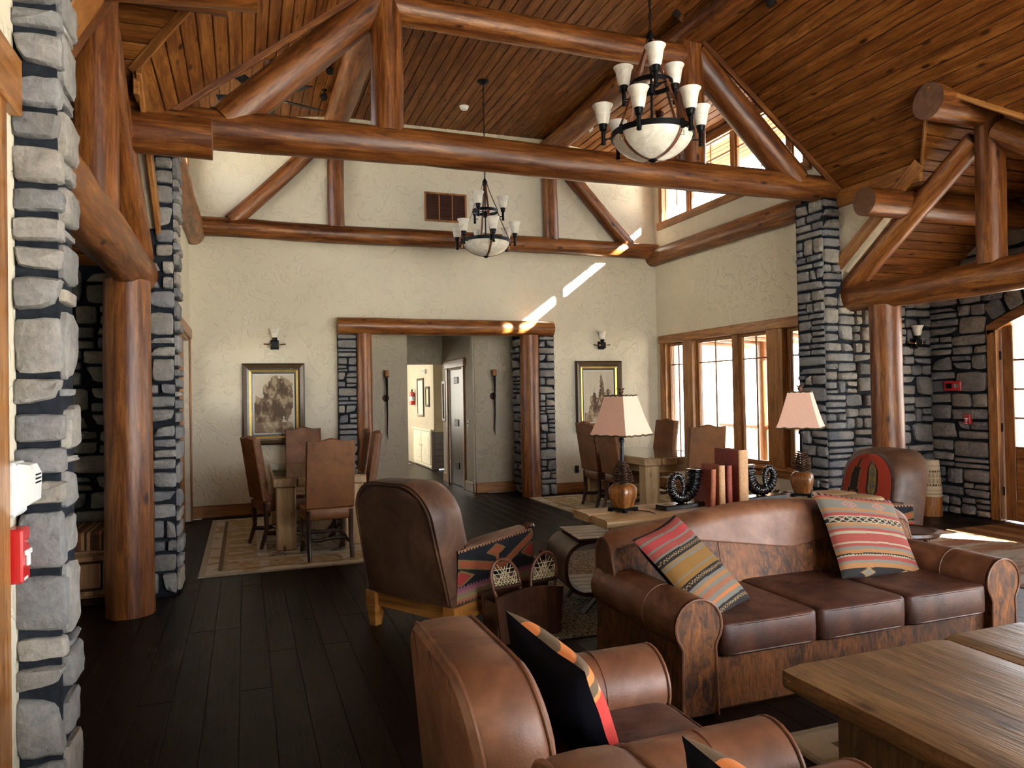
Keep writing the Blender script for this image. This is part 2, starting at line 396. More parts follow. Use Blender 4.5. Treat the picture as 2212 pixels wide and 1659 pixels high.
MAT['bookrust'] = plain('book_rust_cloth', (.30, .085, .035), .55, 0, .3, 0, .25, 40)
MAT['bookdark'] = plain('book_maroon_cloth', (.12, .026, .020), .55, 0, .3, 0, .25, 40)
MAT['booktan'] = plain('book_spine_tan', (.42, .23, .105), .55, 0, .3, 0, .2, 60)
MAT['page'] = plain('page_edges', (.62, .54, .38), .8)
MAT['wax'] = plain('amber_candle', (.34, .13, .035), .5, 0, .4)
MAT['rust'] = plain('rusted_metal', (.075, .026, .016), .55, .4, .4, 0, .4)
MAT['gut'] = plain('rawhide_lacing', (.50, .43, .27), .7)
MAT['deck'] = plain('deck_boards', (.30, .25, .20), .8)
MAT['ground'] = plain('dry_ground', (.36, .33, .25), .95, 0, .1)
MAT['roofing'] = plain('pale_metal_roofing', (.80, .80, .79), .38, 1.0)
MAT['porch'] = wood('porch_timber', (.22, .11, .05), (.40, .22, .10), (.52, .31, .15), .6, 0, knots=False)
MAT['vent'] = plain('brown_grille', (.085, .028, .014), .5)
MAT['drumskin'] = None
def mk_glass(name, tint=(1, 1, 1), refl=.9):
    m = NT(name); t = m.t; t.nodes.remove(m.b); out = t.nodes['Material Output']
    tr = t.nodes.new('ShaderNodeBsdfTransparent'); tr.inputs[0].default_value = (*tint, 1)
    gl = t.nodes.new('ShaderNodeBsdfGlossy'); gl.inputs['Roughness'].default_value = .02; gl.inputs[0].default_value = (refl, refl, refl, 1)
    lw = t.nodes.new('ShaderNodeLayerWeight'); lw.inputs[0].default_value = .5; pw = t.nodes.new('ShaderNodeMath'); pw.operation = 'POWER'; pw.inputs[1].default_value = 4.0; t.links.new(lw.outputs['Facing'], pw.inputs[0])
    fr = t.nodes.new('ShaderNodeMath'); fr.operation = 'MULTIPLY_ADD'; fr.inputs[1].default_value = .8; fr.inputs[2].default_value = .035; t.links.new(pw.outputs[0], fr.inputs[0])
    mx = t.nodes.new('ShaderNodeMixShader'); t.links.new(fr.outputs[0], mx.inputs[0]); t.links.new(tr.outputs[0], mx.inputs[1]); t.links.new(gl.outputs[0], mx.inputs[2])
    t.links.new(mx.outputs[0], out.inputs['Surface']); return m.mat
MAT['glass'] = mk_glass('window_glass')
MAT['tableglass'] = mk_glass('table_glass', (.86, .93, .89))
MAT['picglass'] = mk_glass('picture_glass')
MAT['glow'] = None
def mk_lamp():
    m = NT('spot_lens', .3); m.base((.85, .82, .72)); return m.mat
MAT['lens'] = mk_lamp()
MAT['shag'] = None
def mk_shag():
    m = NT('wool_loop', .95, 0, .1); v = m.coord(rnd=False); n = m.noise(v, 60, 3, .7); n2 = m.noise(v, 130, 2)
    m.base(m.ramp(n, [(.30, (.035, .032, .030)), (.42, (.12, .10, .085)), (.55, (.36, .31, .24)), (.7, (.52, .45, .36))]))
    m.bump(n2, .8, .02); return m.mat
MAT['shag'] = mk_shag()
def mk_lit():
    m = NT('lit_lamp_shade', .6); m.base((.8, .7, .5)); m.b.inputs['Emission Color'].default_value = (1, .85, .6, 1); m.b.inputs['Emission Strength'].default_value = 6.0; return m.mat
MAT['pendant'] = mk_lit()
# ------------------------------------------------------------------ stone facing
def guillotine(u0, v0, u1, v1, tw, th, out, rng, depth=0):
    w, h = u1-u0, v1-v0
    mw, mh = tw*rng.uniform(.6, 1.6), th*rng.uniform(.6, 1.55)
    if w > mw*1.45 and (w/tw >= h/th or h <= mh*1.5):
        c = u0+w*rng.uniform(.36, .64); guillotine(u0, v0, c, v1, tw, th, out, rng, depth+1); guillotine(c, v0, u1, v1, tw, th, out, rng, depth+1)
    elif h > mh*1.45:
        c = v0+h*rng.uniform(.36, .64); guillotine(u0, v0, u1, c, tw, th, out, rng, depth+1); guillotine(u0, c, u1, v1, tw, th, out, rng, depth+1)
    else: out.append((u0, v0, u1, v1))
def stone_mesh(w, h, joint, proud, rng):
    """one rough stone, its face in local X (across) and Z (up), standing out along -Y"""
    a, b = max(.012, w/2-joint), max(.012, h/2-joint); m_ = min(a, b); ring = []
    jx = lambda: rng.uniform(-.16, .04)*m_
    cor = [(-a-jx(), -b-jx()), (a+jx(), -b-jx()), (a+jx(), b+jx()), (-a-jx(), b+jx())]
    if rng.random() < .35:                                   # one corner knocked off
        q = rng.randrange(4); f_ = rng.uniform(.55, .85); cor[q] = (cor[q][0]*f_, cor[q][1]*f_)
    for q in range(4):
        p0, p1 = cor[q], cor[(q+1) % 4]; ex, ez = p1[0]-p0[0], p1[1]-p0[1]; L = sqrt(ex*ex+ez*ez) or 1
        for t in (.09, .36, .64, .91):
            d = rng.uniform(-.05, .05)*m_-(.035*m_ if t in (.09, .91) else 0)
            ring.append((p0[0]+ex*t+ez/L*d, p0[1]+ez*t-ex/L*d))
    k = len(ring)
    mb = MB(); V = []
    for x, z in ring: V.append((x, 0.02, z))
    for x, z in ring: V.append((x*.99, -proud*rng.uniform(.50, .80), z*.99))
    for x, z in ring: V.append((x*.86, -proud*rng.uniform(.88, 1.12), z*.84))
    V.append((rng.uniform(-.1, .1)*a, -proud*rng.uniform(.95, 1.25), rng.uniform(-.1, .1)*b))
    F = []
    for i in range(k):
        j = (i+1) % k
        F += [(i, j, k+j, k+i), (k+i, k+j, 2*k+j, 2*k+i), (2*k+i, 2*k+j, 3*k)]
    mb.add(V, F); return mb.mesh('stone', MAT['stone'], 50)
def face_matrix(o, ux):
    """local X = ux (horizontal), Z up, -Y outward"""
    x = Vector(ux).normalized(); z = Vector((0, 0, 1)); y = z.cross(x)
    return Matrix(((x.x, y.x, z.x, o[0]), (x.y, y.y, z.y, o[1]), (x.z, y.z, z.z, o[2]), (0, 0, 0, 1)))
NST = [0]
def stones(parent, o, ux, regions, tw, th, joint=.0085, proud=.035, seed=1, skip=None, cells=None):
    """regions: list of (u0,v0,u1,v1) on the face whose origin is o; each stone is an object of its own"""
    rng = random.Random(seed); FM = face_matrix(o, ux)
    cl = list(cells or [])
    for r in regions: guillotine(*r, tw, th, cl, rng)
    for (u0, v0, u1, v1) in cl:
        if skip and skip((u0+u1)/2, (v0+v1)/2): continue
        me = stone_mesh(u1-u0, v1-v0, joint, proud*rng.uniform(.7, 1.4), rng)
        link('stone', me, parent, FM @ T((u0+u1)/2, 0, (v0+v1)/2), local=False); NST[0] += 1
def slab(name, a, b, mat, parent=None, kind='structure', r=0):
    mb = MB(); (mb.cbox(a, b, r) if r else mb.box(a, b)); o = obj(name, mb, mat, parent, smooth=0)
    if parent is None and kind: o['kind'] = kind
    return o
def board(name, a, b, mat, parent=None, r=.006):
    """a timber board between two corners, its grain along its longest side"""
    c = [(p+q)/2 for p, q in zip(a, b)]; mb = MB(); mb.cbox([p-m for p, m in zip(a, c)], [q-m for q, m in zip(b, c)], r)
    return obj(name, mb, mat, parent, T(*c), local=False, smooth=0)
def wboard(name, a, b, parent=None, r=.006):
    d = [abs(q-p) for p, q in zip(a, b)]; k = d.index(max(d))
    return board(name, a, b, MAT[('trim_x', 'trim_y', 'trim')[k]], parent, r)
# ------------------------------------------------------------------ peeled logs
def log_mesh(L, r0, r1, seed, n=20, flats=False, wob=.02, mats=None):
    rng = random.Random(seed); mb = MB(); m = max(6, int(L/.16)); so = rng.uniform(0, 99)
    def P(i, k):
        z = L*i/m; t = i/m; r = r0+(r1-r0)*t; a = 2*pi*k/n
        rr = r*(1+.035*N3(cos(a)*1.3+so, sin(a)*1.3, z*2.2)+.02*N3(cos(a)*3+so, sin(a)*3+9, z*6))
        bx = wob*N3(so, 3.1, z*.7); by = wob*N3(so+7, 1.7, z*.7)
        return (rr*cos(a)+bx, rr*sin(a)+by, z)
    V = [P(i, k) for i in range(m+1) for k in range(n)]
    F = [(i*n+k, i*n+(k+1) % n, (i+1)*n+(k+1) % n, (i+1)*n+k) for i in range(m) for k in range(n)]
    mb.add(V, F)
    mb.add([P(0, k) for k in range(n)], [tuple(range(n-1, -1, -1))], 1); mb.add([P(m, k) for k in range(n)], [tuple(range(n))], 1)
    return mb.mesh('log', mats or [MAT['log'], MAT['logend']], 45)
LS = [0]
def log(name, p0, p1, r0, r1=None, parent=None, label=None, cat=None, mat='log', group=None, kind=None, wob=.02):
    LS[0] += 1; L = (Vector(p1)-Vector(p0)).length
    me = log_mesh(L, r0, r1 or r0, LS[0], mats=[MAT[mat], MAT['logend']], wob=wob); me.name = name
    return setp(link(name, me, parent, align(p0, p1), local=False), label, cat, group, kind)
# ================================================================== THE SHELL
# ---- floor
floor = root('floor')
slab('subfloor', (-2.7, SY-.2, -.12), (8.6, 21, -.016), MAT['floor'], floor, None)
def fplank(L, w=.166):
    mb = MB(); mb.cbox((-w/2, -L/2, -.016), (w/2, L/2, 0), .0008); return mb.mesh('floor_plank', MAT['floor'], 0)
_fl = {}
def put_plank(x, y0, y1):
    L = round((y1-y0)-.004, 3)
    if L not in _fl: _fl[L] = fplank(L)
    link('floor_plank', _fl[L], floor, T(x, (y0+y1)/2, 0), local=False)
rngf = random.Random(3)
for i in range(55):
    x = -.80+i*.168
    if x > 6.45: ys = [2.9, 4.95, 7.0] if x < 8.3 else []
    elif x < -.62: ys = [3.2, 6.6]
    else:
        a = rngf.choice([1.9, 2.5, 3.1]); ys = [.4, a, a+2.4, a+4.8, 10.73]
    for a, b in zip(ys[:-1], ys[1:]): put_plank(x, a, b)
for i in range(12):
    x = 1.75+i*.168+.03
    for a, b in ((10.735, 12.735+.4*(i % 2)), (12.735+.4*(i % 2), 16.0), (16.0, 20.0)): put_plank(x, a, b)

# ---- ceilings: boards run along the hall
def strip(parent, quad, mat, name='ceiling_plank', th=.018, gap=.003):
    """quad: 4 points, the first edge runs along the board; visible side on the side of the normal computed towards the room"""
    q = [Vector(p) for p in quad]; c = sum(q, Vector())/4
    y = (q[1]-q[0]).normalized(); x = (q[2]-q[1]); x = (x-y*x.dot(y)).normalized(); z = x.cross(y)
    M = Matrix(((x.x, y.x, z.x, c.x), (x.y, y.y, z.y, c.y), (x.z, y.z, z.z, c.z), (0, 0, 0, 1)))
    Mi = M.inverted(); l = [Mi @ p for p in q]; xs = [p.x for p in l]; x0, x1 = min(xs), max(xs); ch = .006
    def pt(p, inset, zz): return (p.x+(gap+inset if p.x < 0 else -gap-inset), p.y, zz)
    V = [pt(p, 0, -th) for p in l]+[pt(p, 0, -ch) for p in l]+[pt(p, ch, 0) for p in l]
    V2 = [(a, b, -cc) for a, b, cc in V] if False else V
    F = [(3, 2, 1, 0), (8, 9, 10, 11)]
    for k in (0, 4):
        for i in range(4): F.append((k+i, k+(i+1) % 4, k+4+(i+1) % 4, k+4+i))
    mb = MB(); mb.add(V2, F)
    return obj(name, mb, mat, parent, M, local=False, smooth=0)
def down(quad):
    """order the quad so that its normal looks down"""
    q = [Vector(p) for p in quad]; y = q[1]-q[0]; x = q[2]-q[1]
    return quad if x.cross(y).z < 0 else [quad[1], quad[0], quad[3], quad[2]]
PW = .128
def mirror(x): return 2*CX-x
def nz(x): return EAVE+SLOPE*(EX-x)            # near slope height (east half)
HX = EX-(AZ0+ASL*AH-EAVE)/SLOPE                # where the alcove ridge meets the main slope
HW = AH-(EAVE-AZ0)/ASL                         # half width of the alcove cut at the eave
def hw(x): return max(0.0, (x-HX)/(EX-HX)*HW)
YEND = 6.60
for side, nm in ((1, 'ceiling_east_slope'), (-1, 'ceiling_west_slope')):
    cr = root(nm)
    mx = (lambda x: x) if side == 1 else mirror
    # roof deck behind the boards, cut where the alcove roof runs in
    top = 4.30
    def deck(poly):
        V = [(mx(x), y, nz(x)+.03) for x, y in poly]+[(mx(x), y, nz(x)+.16) for x, y in poly]; n = len(poly)
        F = [tuple(range(n)), tuple(range(2*n-1, n-1, -1))]+[(i, n+i, n+(i+1) % n, (i+1) % n) for i in range(n)]
        mb = MB(); mb.add(V, F); obj('roof_deck', mb, MAT['gap'], cr, smooth=0)
    deck([(top, AY), (HX, AY), (EX, AY+HW), (EX, YEND), (top, YEND)])
    deck([(top, AY), (top, SY-.2), (EX, SY-.2), (EX, AY-HW), (HX, AY)])
    dx = PW/sqrt(1+SLOPE**2); n = int((EX-4.32)/dx)
    for i in range(n):
        xa, xb = EX-i*dx, EX-(i+1)*dx
        ha, hb = hw(xa), hw(xb)
        y0 = 1.2
        def qd(ya0, ya1, yb0, yb1):
            q = [(mx(xa), ya0, nz(xa)), (mx(xa), ya1, nz(xa)), (mx(xb), yb1, nz(xb)), (mx(xb), yb0, nz(xb))]
            strip(cr, down(q), MAT['plank'])
        if ha == 0: qd(y0, YEND, y0, YEND)
        else:
            qd(AY+ha, YEND, AY+hb, YEND); qd(y0, AY-ha, y0, AY-hb)
    # end edge of the near roof above the truss, with its trim board, and the wall that closes the step to the rear ceiling
    mb = MB(); V = [(mx(EX), YEND, nz(EX)), (mx(4.32), YEND, nz(4.32)), (mx(4.32), YEND, 5.9), (mx(EX), YEND, 5.9)]
    V += [(x, y+.10, z) for x, y, z in V]
    mb.add(V, [(0, 1, 2, 3), (7, 6, 5, 4), (0, 4, 5, 1), (1, 5, 6, 2), (2, 6, 7, 3), (3, 7, 4, 0)]); obj('roof_step', mb, MAT['gap'], cr, smooth=0)
    a = Vector((mx(EX-.02), YEND+.02, nz(EX-.02)-.03)); b = Vector((mx(4.40), YEND+.02, nz(4.40)-.03))
    mb = MB(); L = (b-a).length; mb.cbox((-.015, -.028, 0), (.015, .028, L), .004)
    d = (b-a).normalized(); x = Vector((0, 1, 0)); y = d.cross(x)
    obj('edge_board', mb, MAT['log'], cr, Matrix(((x.x, y.x, d.x, a.x), (x.y, y.y, d.y, a.y), (x.z, y.z, d.z, a.z), (0, 0, 0, 1))), local=False, smooth=0)
    # boards trimming the alcove cut, and the frieze under the eave
    for sg in (1, -1):
        a = Vector((mx(EX+.02), AY+sg*(HW+.02), EAVE-.04)); b = Vector((mx(HX-.03), AY, nz(HX-.03)-.02))
        mb = MB(); L = (b-a).length; mb.cbox((-.012, -.03, 0), (.012, .03, L), .004)
        d = (b-a).normalized(); nrm = Vector((side*SLOPE, 0, 1)).normalized(); x = d.cross(nrm).normalized(); y = d.cross(x)
        obj('valley_board', mb, MAT['trim'], cr, Matrix(((x.x, y.x, d.x, a.x), (x.y, y.y, d.y, a.y), (x.z, y.z, d.z, a.z), (0, 0, 0, 1))), local=False, smooth=0)
    wboard('frieze_board', (min(mx(EX-.03), mx(EX+.01)), AY+HW, EAVE-.20), (max(mx(EX-.03), mx(EX+.01)), TY+.1, EAVE), cr)
cf = root('ceiling_flat')
slab('roof_deck', (1.3, SY-.2, FLATZ+.03), (4.56, YEND+.05, FLATZ+.2), MAT['gap'], cf, None)
n = int((4.36-1.50)/PW)
for i in range(n+1):
    xa, xb = 4.36-i*PW, 4.36-(i+1)*PW
    strip(cf, down([(xa, .8, FLATZ), (xa, YEND, FLATZ), (xb, YEND, FLATZ), (xb, .8, FLATZ)]), MAT['plank'])
cr = root('ceiling_rear')
RZ = 5.42
def rz(x):
    d = abs(x-CX); return FLATZ if d <= PURX else FLATZ-(FLATZ-RZ)*(d-PURX)/(EX-CX-PURX)
for sg in (1, -1):
    a = CX+sg*PURX; b = CX+sg*(EX-CX+1.05)
    V = [(a, YEND, FLATZ+.03), (a, 11.0, FLATZ+.03), (b, 11.0, rz(b)+.03), (b, YEND, rz(b)+.03)]; V += [(x, y, z+.15) for x, y, z in V]
    mb = MB(); mb.add(V, [(3, 2, 1, 0), (4, 5, 6, 7), (0, 1, 5, 4), (1, 2, 6, 5), (2, 3, 7, 6), (3, 0, 4, 7)]); obj('roof_deck', mb, MAT['trim_y'], cr, smooth=0)
slab('roof_deck', (CX-PURX, YEND, FLATZ+.03), (CX+PURX, 11.0, FLATZ+.18), MAT['gap'], cr, None)
n = int((EX-WX)/PW)
for i in range(n+1):
    xa, xb = EX-i*PW, max(WX, EX-(i+1)*PW)
    yb0 = YEND+.001 if abs((xa+xb)/2-CX) < 1.40 else YEND+.102
    strip(cr, down([(xa, yb0, rz(xa)), (xa, BY, rz(xa)), (xb, BY, rz(xb)), (xb, yb0, rz(xb))]), MAT['plank'])
# soffits of the clerestory eaves outside
for sg, nm in ((1, 'east'), (-1, 'west')):
    for i in range(8):
        d0 = EX-CX+.22+i*.10; xa, xb = CX+sg*d0, CX+sg*(d0+.10)
        strip(cr, down([(xa, YEND+.06, rz(xa)), (xa, 11.0, rz(xa)), (xb, 11.0, rz(xb)), (xb, YEND+.06, rz(xb))]), MAT['plank'], 'soffit_plank')

# ---- walls
PL = MAT['plaster']
wb = root('wall_back')
slab('plaster', (-1.0, BY, -.02), (1.50, BY+.22, 5.9), PL, wb, None)
slab('plaster', (4.36, BY, -.02), (6.9, BY+.22, 5.9), PL, wb, None)
slab('plaster', (1.50, BY, 2.52), (4.36, BY+.22, 5.9), PL, wb, None)
def side_wall(nm, x0, x1, low):
    w = root(nm)
    def s(y0, y1, z0, z1): slab('plaster', (x0, y0, z0), (x1, y1, z1), PL, w, None)
    if low > 0: s(6.7, BY+.2, -.02, low)
    s(10.52, BY+.2, low, 5.75); s(6.7, 7.20, low, 5.75)
    s(7.20, 10.52, 2.42, 4.40); s(7.20, 10.52, 5.32, 5.75)
    return w
wr = side_wall('wall_right', EX, EX+.2, .55)
wl = side_wall('wall_left', WX-.2, WX, 0)
for nm, x0, x1, xc in (('wall_right_near', EX, EX+.2, 6.54), ('wall_left_near', WX-.2, WX, WX)):
    w = root(nm)
    # gable triangles above the alcove opening, and the wall south of it
    for sg in (1, -1):
        mb = MB(); ye = AY+sg*AH
        mb.prism([(ye, AZ0-.05), (ye, EAVE+.05), (AY+sg*(HW-.03), EAVE+.05)], x0, x1, 'x'); obj('plaster', mb, PL, w, smooth=0)
    slab('plaster', (x0, 2.72, AZ0-.05), (x1, AY-AH+.002, EAVE+.05), PL, w, None)
    slab('plaster', (x0, AY+AH-.002, AZ0-.05), (x1, 7.3, EAVE+.05), PL, w, None)
    if xc == WX: slab('plaster', (x0, SY-.2, -.02), (x1, 2.72, EAVE+.05), PL, w, None)
    else:
        slab('plaster', (x0, 2.1, -.02), (x1, 2.72, EAVE+.05), PL, w, None); slab('plaster', (x0, SY-.2, -.02), (x1, -1.5, EAVE+.05), PL, w, None)
        slab('plaster', (x0, -1.5, -.02), (x1, 2.1, .5), PL, w, None); slab('plaster', (x0, -1.5, 2.6), (x1, 2.1, EAVE+.05), PL, w, None)
ws = root('wall_south')
slab('plaster', (-1.0, SY-.2, -.02), (1.4, SY, 5.9), PL, ws, None); slab('plaster', (1.4, SY-.2, -.02), (1.9, SY, 3.7), PL, ws, None); slab('plaster', (6.1, SY-.2, -.02), (6.9, SY, 5.9), PL, ws, None)
slab('plaster', (1.9, SY-.2, -.02), (6.1, SY, .3), PL, ws, None); slab('plaster', (1.9, SY-.2, 3.2), (6.1, SY, 3.7), PL, ws, None)
slab('plaster', (4.4, SY-.2, 3.7), (6.1, SY, 5.9), PL, ws, None); slab('plaster', (1.4, SY-.2, 4.9), (4.4, SY, 5.9), PL, ws, None)

# ---- alcoves: walls, sloping board ceilings
AE = 8.37
for side, tag in ((1, 'right'), (-1, 'left')):
    mx = (lambda x: x) if side == 1 else mirror
    ca = root('ceiling_alcove_'+tag)
    n = int(AH*sqrt(1+ASL**2)/PW)
    for sg in (1, -1):
        V = []
        for y, z in ((AY, AZ0+ASL*AH), (AY+sg*AH, AZ0)):
            for x in ((HX+.0) if y == AY else EX+.02, AE): V.append((mx(x), y, z+.02))
        # roof deck: ridge-inner, ridge-outer, eave-inner, eave-outer plus thickness
        yk = AY+sg*HW; zk = EAVE
        base = [(HX, AY, AZ0+ASL*AH), (AE+.6, AY, AZ0+ASL*AH), (AE+.6, AY+sg*AH, AZ0), (EX+.01, AY+sg*AH, AZ0), (EX+.01, yk, zk)]
        V = [(mx(x), y, z+.03) for x, y, z in base]+[(mx(x), y, z+.16) for x, y, z in base]
        mb = MB(); mb.add(V, [tuple(range(5)), tuple(range(9, 4, -1))]+[(i, 5+i, 5+(i+1) % 5, (i+1) % 5) for i in range(5)]); obj('roof_deck', mb, MAT['gap'], ca, smooth=0)
        if side == -1 and sg == -1: continue
        for i in range(n+1):
            t0, t1 = i*PW/sqrt(1+ASL**2), min(AH, (i+1)*PW/sqrt(1+ASL**2))
            def P(t):
                y = AY+sg*(AH-t); z = AZ0+ASL*t
                xi = EX+.0 if z <= EAVE else EX-(z-EAVE)/SLOPE
                return xi, y, z
            a, b = P(t0), P(t1)
            q = [(mx(a[0]), a[1], a[2]), (mx(AE), a[1], a[2]), (mx(AE), b[1], b[2]), (mx(b[0]), b[1], b[2])]
            q = down(q); qq = [Vector(p) for p in q]; c = sum(qq, Vector())/4
            # boards run along X here
            x = (qq[1]-qq[0]).normalized(); yv = qq[2]-qq[1]; yv = (yv-x*yv.dot(x)).normalized(); z = x.cross(yv)
            if z.z > 0: yv = -yv; z = -z
            M = Matrix(((x.x, yv.x, z.x, c.x), (x.y, yv.y, z.y, c.y), (x.z, yv.z, z.z, c.z), (0, 0, 0, 1))); Mi = M.inverted()
            l = [Mi @ p for p in qq]; V = []
            for zz, ins in ((-.018, .003), (-.006, .003), (0, .009)):
                V += [(p.x, p.y-(ins if p.y > 0 else -ins), zz) for p in l]
            mb = MB(); mb.add(V, [(3, 2, 1, 0), (8, 9, 10, 11)]+[(k+i2, k+(i2+1) % 4, k+4+(i2+1) % 4, k+4+i2) for k in (0, 4) for i2 in range(4)])
            obj('ceiling_plank', mb, MAT['plank_x'], ca, M, local=False, smooth=0)
    for sg in (1, -1):  # gable trim board along the mouth of the alcove
        a = Vector((mx(EX-.03), AY+sg*(AH-.02), AZ0+.0)); b = Vector((mx(EX-.03), AY+sg*(HW+.0), EAVE-.02))
        mb = MB(); L = (b-a).length; mb.cbox((-.02, -.07, 0), (.02, .07, L), .006)
        d = (b-a).normalized(); x = Vector((1, 0, 0)); y = d.cross(x)
        obj('gable_board', mb, MAT['trim'], ca, Matrix(((x.x, y.x, d.x, a.x), (x.y, y.y, d.y, a.y), (x.z, y.z, d.z, a.z), (0, 0, 0, 1))), local=False, smooth=0)

MO = MAT['mortar']
# north and south alcove walls
wn = root('wall_alcove_right')
slab('mortar_bed', (6.9, 7.05, -.02), (8.6, 7.25, 2.95), MO, wn, None); slab('mortar_bed', (6.54, 2.65, -.02), (8.6, 2.85, 2.95), MO, wn, None)
stones(wn, (6.95, 7.05, 0), (1, 0, 0), [(0, 0, 1.42, 2.75)], .30, .145, seed=21)
we = root('wall_entry')
def arch(y, r=1.31, z0=2.31, rise=.35): return z0+rise*(1-min(1, abs(y-AY)/r)**2)
ys = [AY-1.31+2.62*i/24 for i in range(25)]
mb = MB(); mb.prism([(6.26, -.02), (7.25, -.02), (7.25, 4.9), (6.26, 4.9)], AE, AE+.22, 'x'); obj('mortar_bed', mb, MO, we, smooth=0)
mb = MB(); mb.prism([(2.65, -.02), (3.64, -.02), (3.64, 4.9), (2.65, 4.9)], AE, AE+.22, 'x'); obj('mortar_bed', mb, MO, we, smooth=0)
mb = MB(); mb.prism([(y, arch(y)) for y in ys]+[(ys[-1], 4.9), (ys[0], 4.9)], AE, AE+.22, 'x'); obj('mortar_bed', mb, MO, we, smooth=0)
lim = lambda u, v: v > AZ0+ASL*u+.06
stones(we, (AE, 7.05, 0), (0, -1, 0), [(0, 0, .78, 2.60)], .29, .135, seed=5)
stones(we, (AE, 7.05, 0), (0, -1, 0), [(0, 2.60, 1.0, 3.7)], .30, .16, seed=8, skip=lim)
stones(we, (AE, 7.05, 0), (0, -1, 0), [(1.0, 2.86, 2.1, 4.5)], .34, .19, seed=9, skip=lim)
rg = random.Random(4)
for i in range(11):   # the voussoirs over the door
    t0, t1 = ys[24-2*i], ys[max(0, 24-2*i-2)]
    if t0 == t1: continue
    ym = (t0+t1)/2; zc = arch(ym)+.135; sl_ = -(arch(t1)-arch(t0))/(t1-t0)
    me = stone_mesh(abs(t1-t0)*1.02, .25, .008, .03, rg)
    FM = face_matrix((AE, ym, zc), (0, -1, 0)) @ R(-atan2(arch(t1)-arch(t0), abs(t1-t0)), 'Y'); link('stone', me, we, FM, local=False)
wna = root('wall_alcove_left')
slab('mortar_bed', (-2.7, 7.05, -.02), (-.9, 7.25, 2.95), MO, wna, None); slab('mortar_bed', (-2.7, 2.9, -.02), (-.68, 3.05, 2.95), MO, wna, None)
slab('plaster', (-2.71, 2.8, -.02), (-2.51, 7.2, 4.9), PL, wna, None)
stones(wna, (-2.15, 7.05, 0), (1, 0, 0), [(0, .42, 1.22, 2.72)], .30, .145, seed=31)
# pillars at the corners of the rear hall
wp = root('wall_pillar_left')
slab('mortar_bed', (-1.0, 6.66, -.02), (-.54, 7.08, 2.80), MO, wp, None); slab('mortar_bed', (WX-.05, 6.66, 2.80), (-.54, 7.08, 3.80), MO, wp, None)
stones(wp, (-1.0, 6.66, 0), (1, 0, 0), [(0, 0, .47, 2.76)], .20, .125, seed=41)
stones(wp, (-.68, 6.66, 0), (1, 0, 0), [(0, 2.78, .15, 3.78)], .3, .17, seed=42)
stones(wp, (-.54, 6.66, 0), (0, 1, 0), [(0, 0, .42, 3.78)], .42, .13, seed=43)
wp = root('wall_pillar_right')
slab('mortar_bed', (6.31, 6.67, -.02), (7.0, 7.12, 2.80), MO, wp, None); slab('mortar_bed', (6.31, 6.67, 2.80), (6.56, 7.12, 3.82), MO, wp, None)
stones(wp, (6.29, 6.67, 0), (1, 0, 0), [(0, 0, .70, 2.76)], .23, .125, seed=51)
stones(wp, (6.29, 6.67, 0), (1, 0, 0), [(0, 2.76, .25, 3.80)], .25, .125, seed=52)
stones(wp, (6.31, 7.10, 0), (0, -1, 0), [(0, 0, .43, 3.80)], .24, .115, seed=53)
# near pilaster at the left edge
wp = root('wall_pilaster_near')
slab('mortar_bed', (-.70, 2.72, -.02), (-.562, 2.93, 3.9), MO, wp, None)
PXB = [-190, -110, -40, 12, 62, 154, 236, 312, 402, 466, 530, 596, 684, 816, 890, 966, 1037, 1101, 1244, 1376, 1437, 1498, 1642, 1760, 1890]
zz = [1.6+(2.95-(y-13)*.001567-1.6)*.94 for y in PXB]
cells = [(0.006, max(0, b), .168, a) for a, b in zip(zz[:-1], zz[1:]) if a > 0]
stones(wp, (-.70, 2.72, 0), (1, 0, 0), [], .2, .2, joint=.009, proud=.030, seed=61, cells=cells)
zq = [zz[i]+.03*((-1)**i) for i in range(len(zz))]
cells = [(.0, max(0, b), .19 if i % 2 else .22, a) for i, (a, b) in enumerate(zip(zq[:-1], zq[1:])) if a > 0]
stones(wp, (-.562, 2.72, 0), (0, 1, 0), [], .2, .2, joint=.010, proud=.022, seed=62, cells=cells)
# portal jambs
wj = root('wall_portal')
slab('mortar_bed', (1.26, 10.62, -.02), (1.52, 10.75, 2.52), MO, wj, None); slab('mortar_bed', (4.32, 10.62, -.02), (4.60, 10.75, 2.52), MO, wj, None)
slab('mortar_bed', (4.20, 10.74, -.02), (4.40, 11.42, 2.60), MO, wj, None); slab('mortar_bed', (1.30, 10.74, -.02), (1.60, 11.42, 2.60), MO, wj, None)
stones(wj, (1.25, 10.62, 0), (1, 0, 0), [(0, 0, .27, 2.5)], .19, .105, joint=.008, proud=.03, seed=71)
stones(wj, (4.33, 10.62, 0), (1, 0, 0), [(0, 0, .28, 2.5)], .19, .105, joint=.008, proud=.03, seed=72)
stones(wj, (4.20, 11.40, 0), (0, -1, 0), [(0, 0, .66, 2.5)], .24, .11, joint=.008, proud=.03, seed=73)

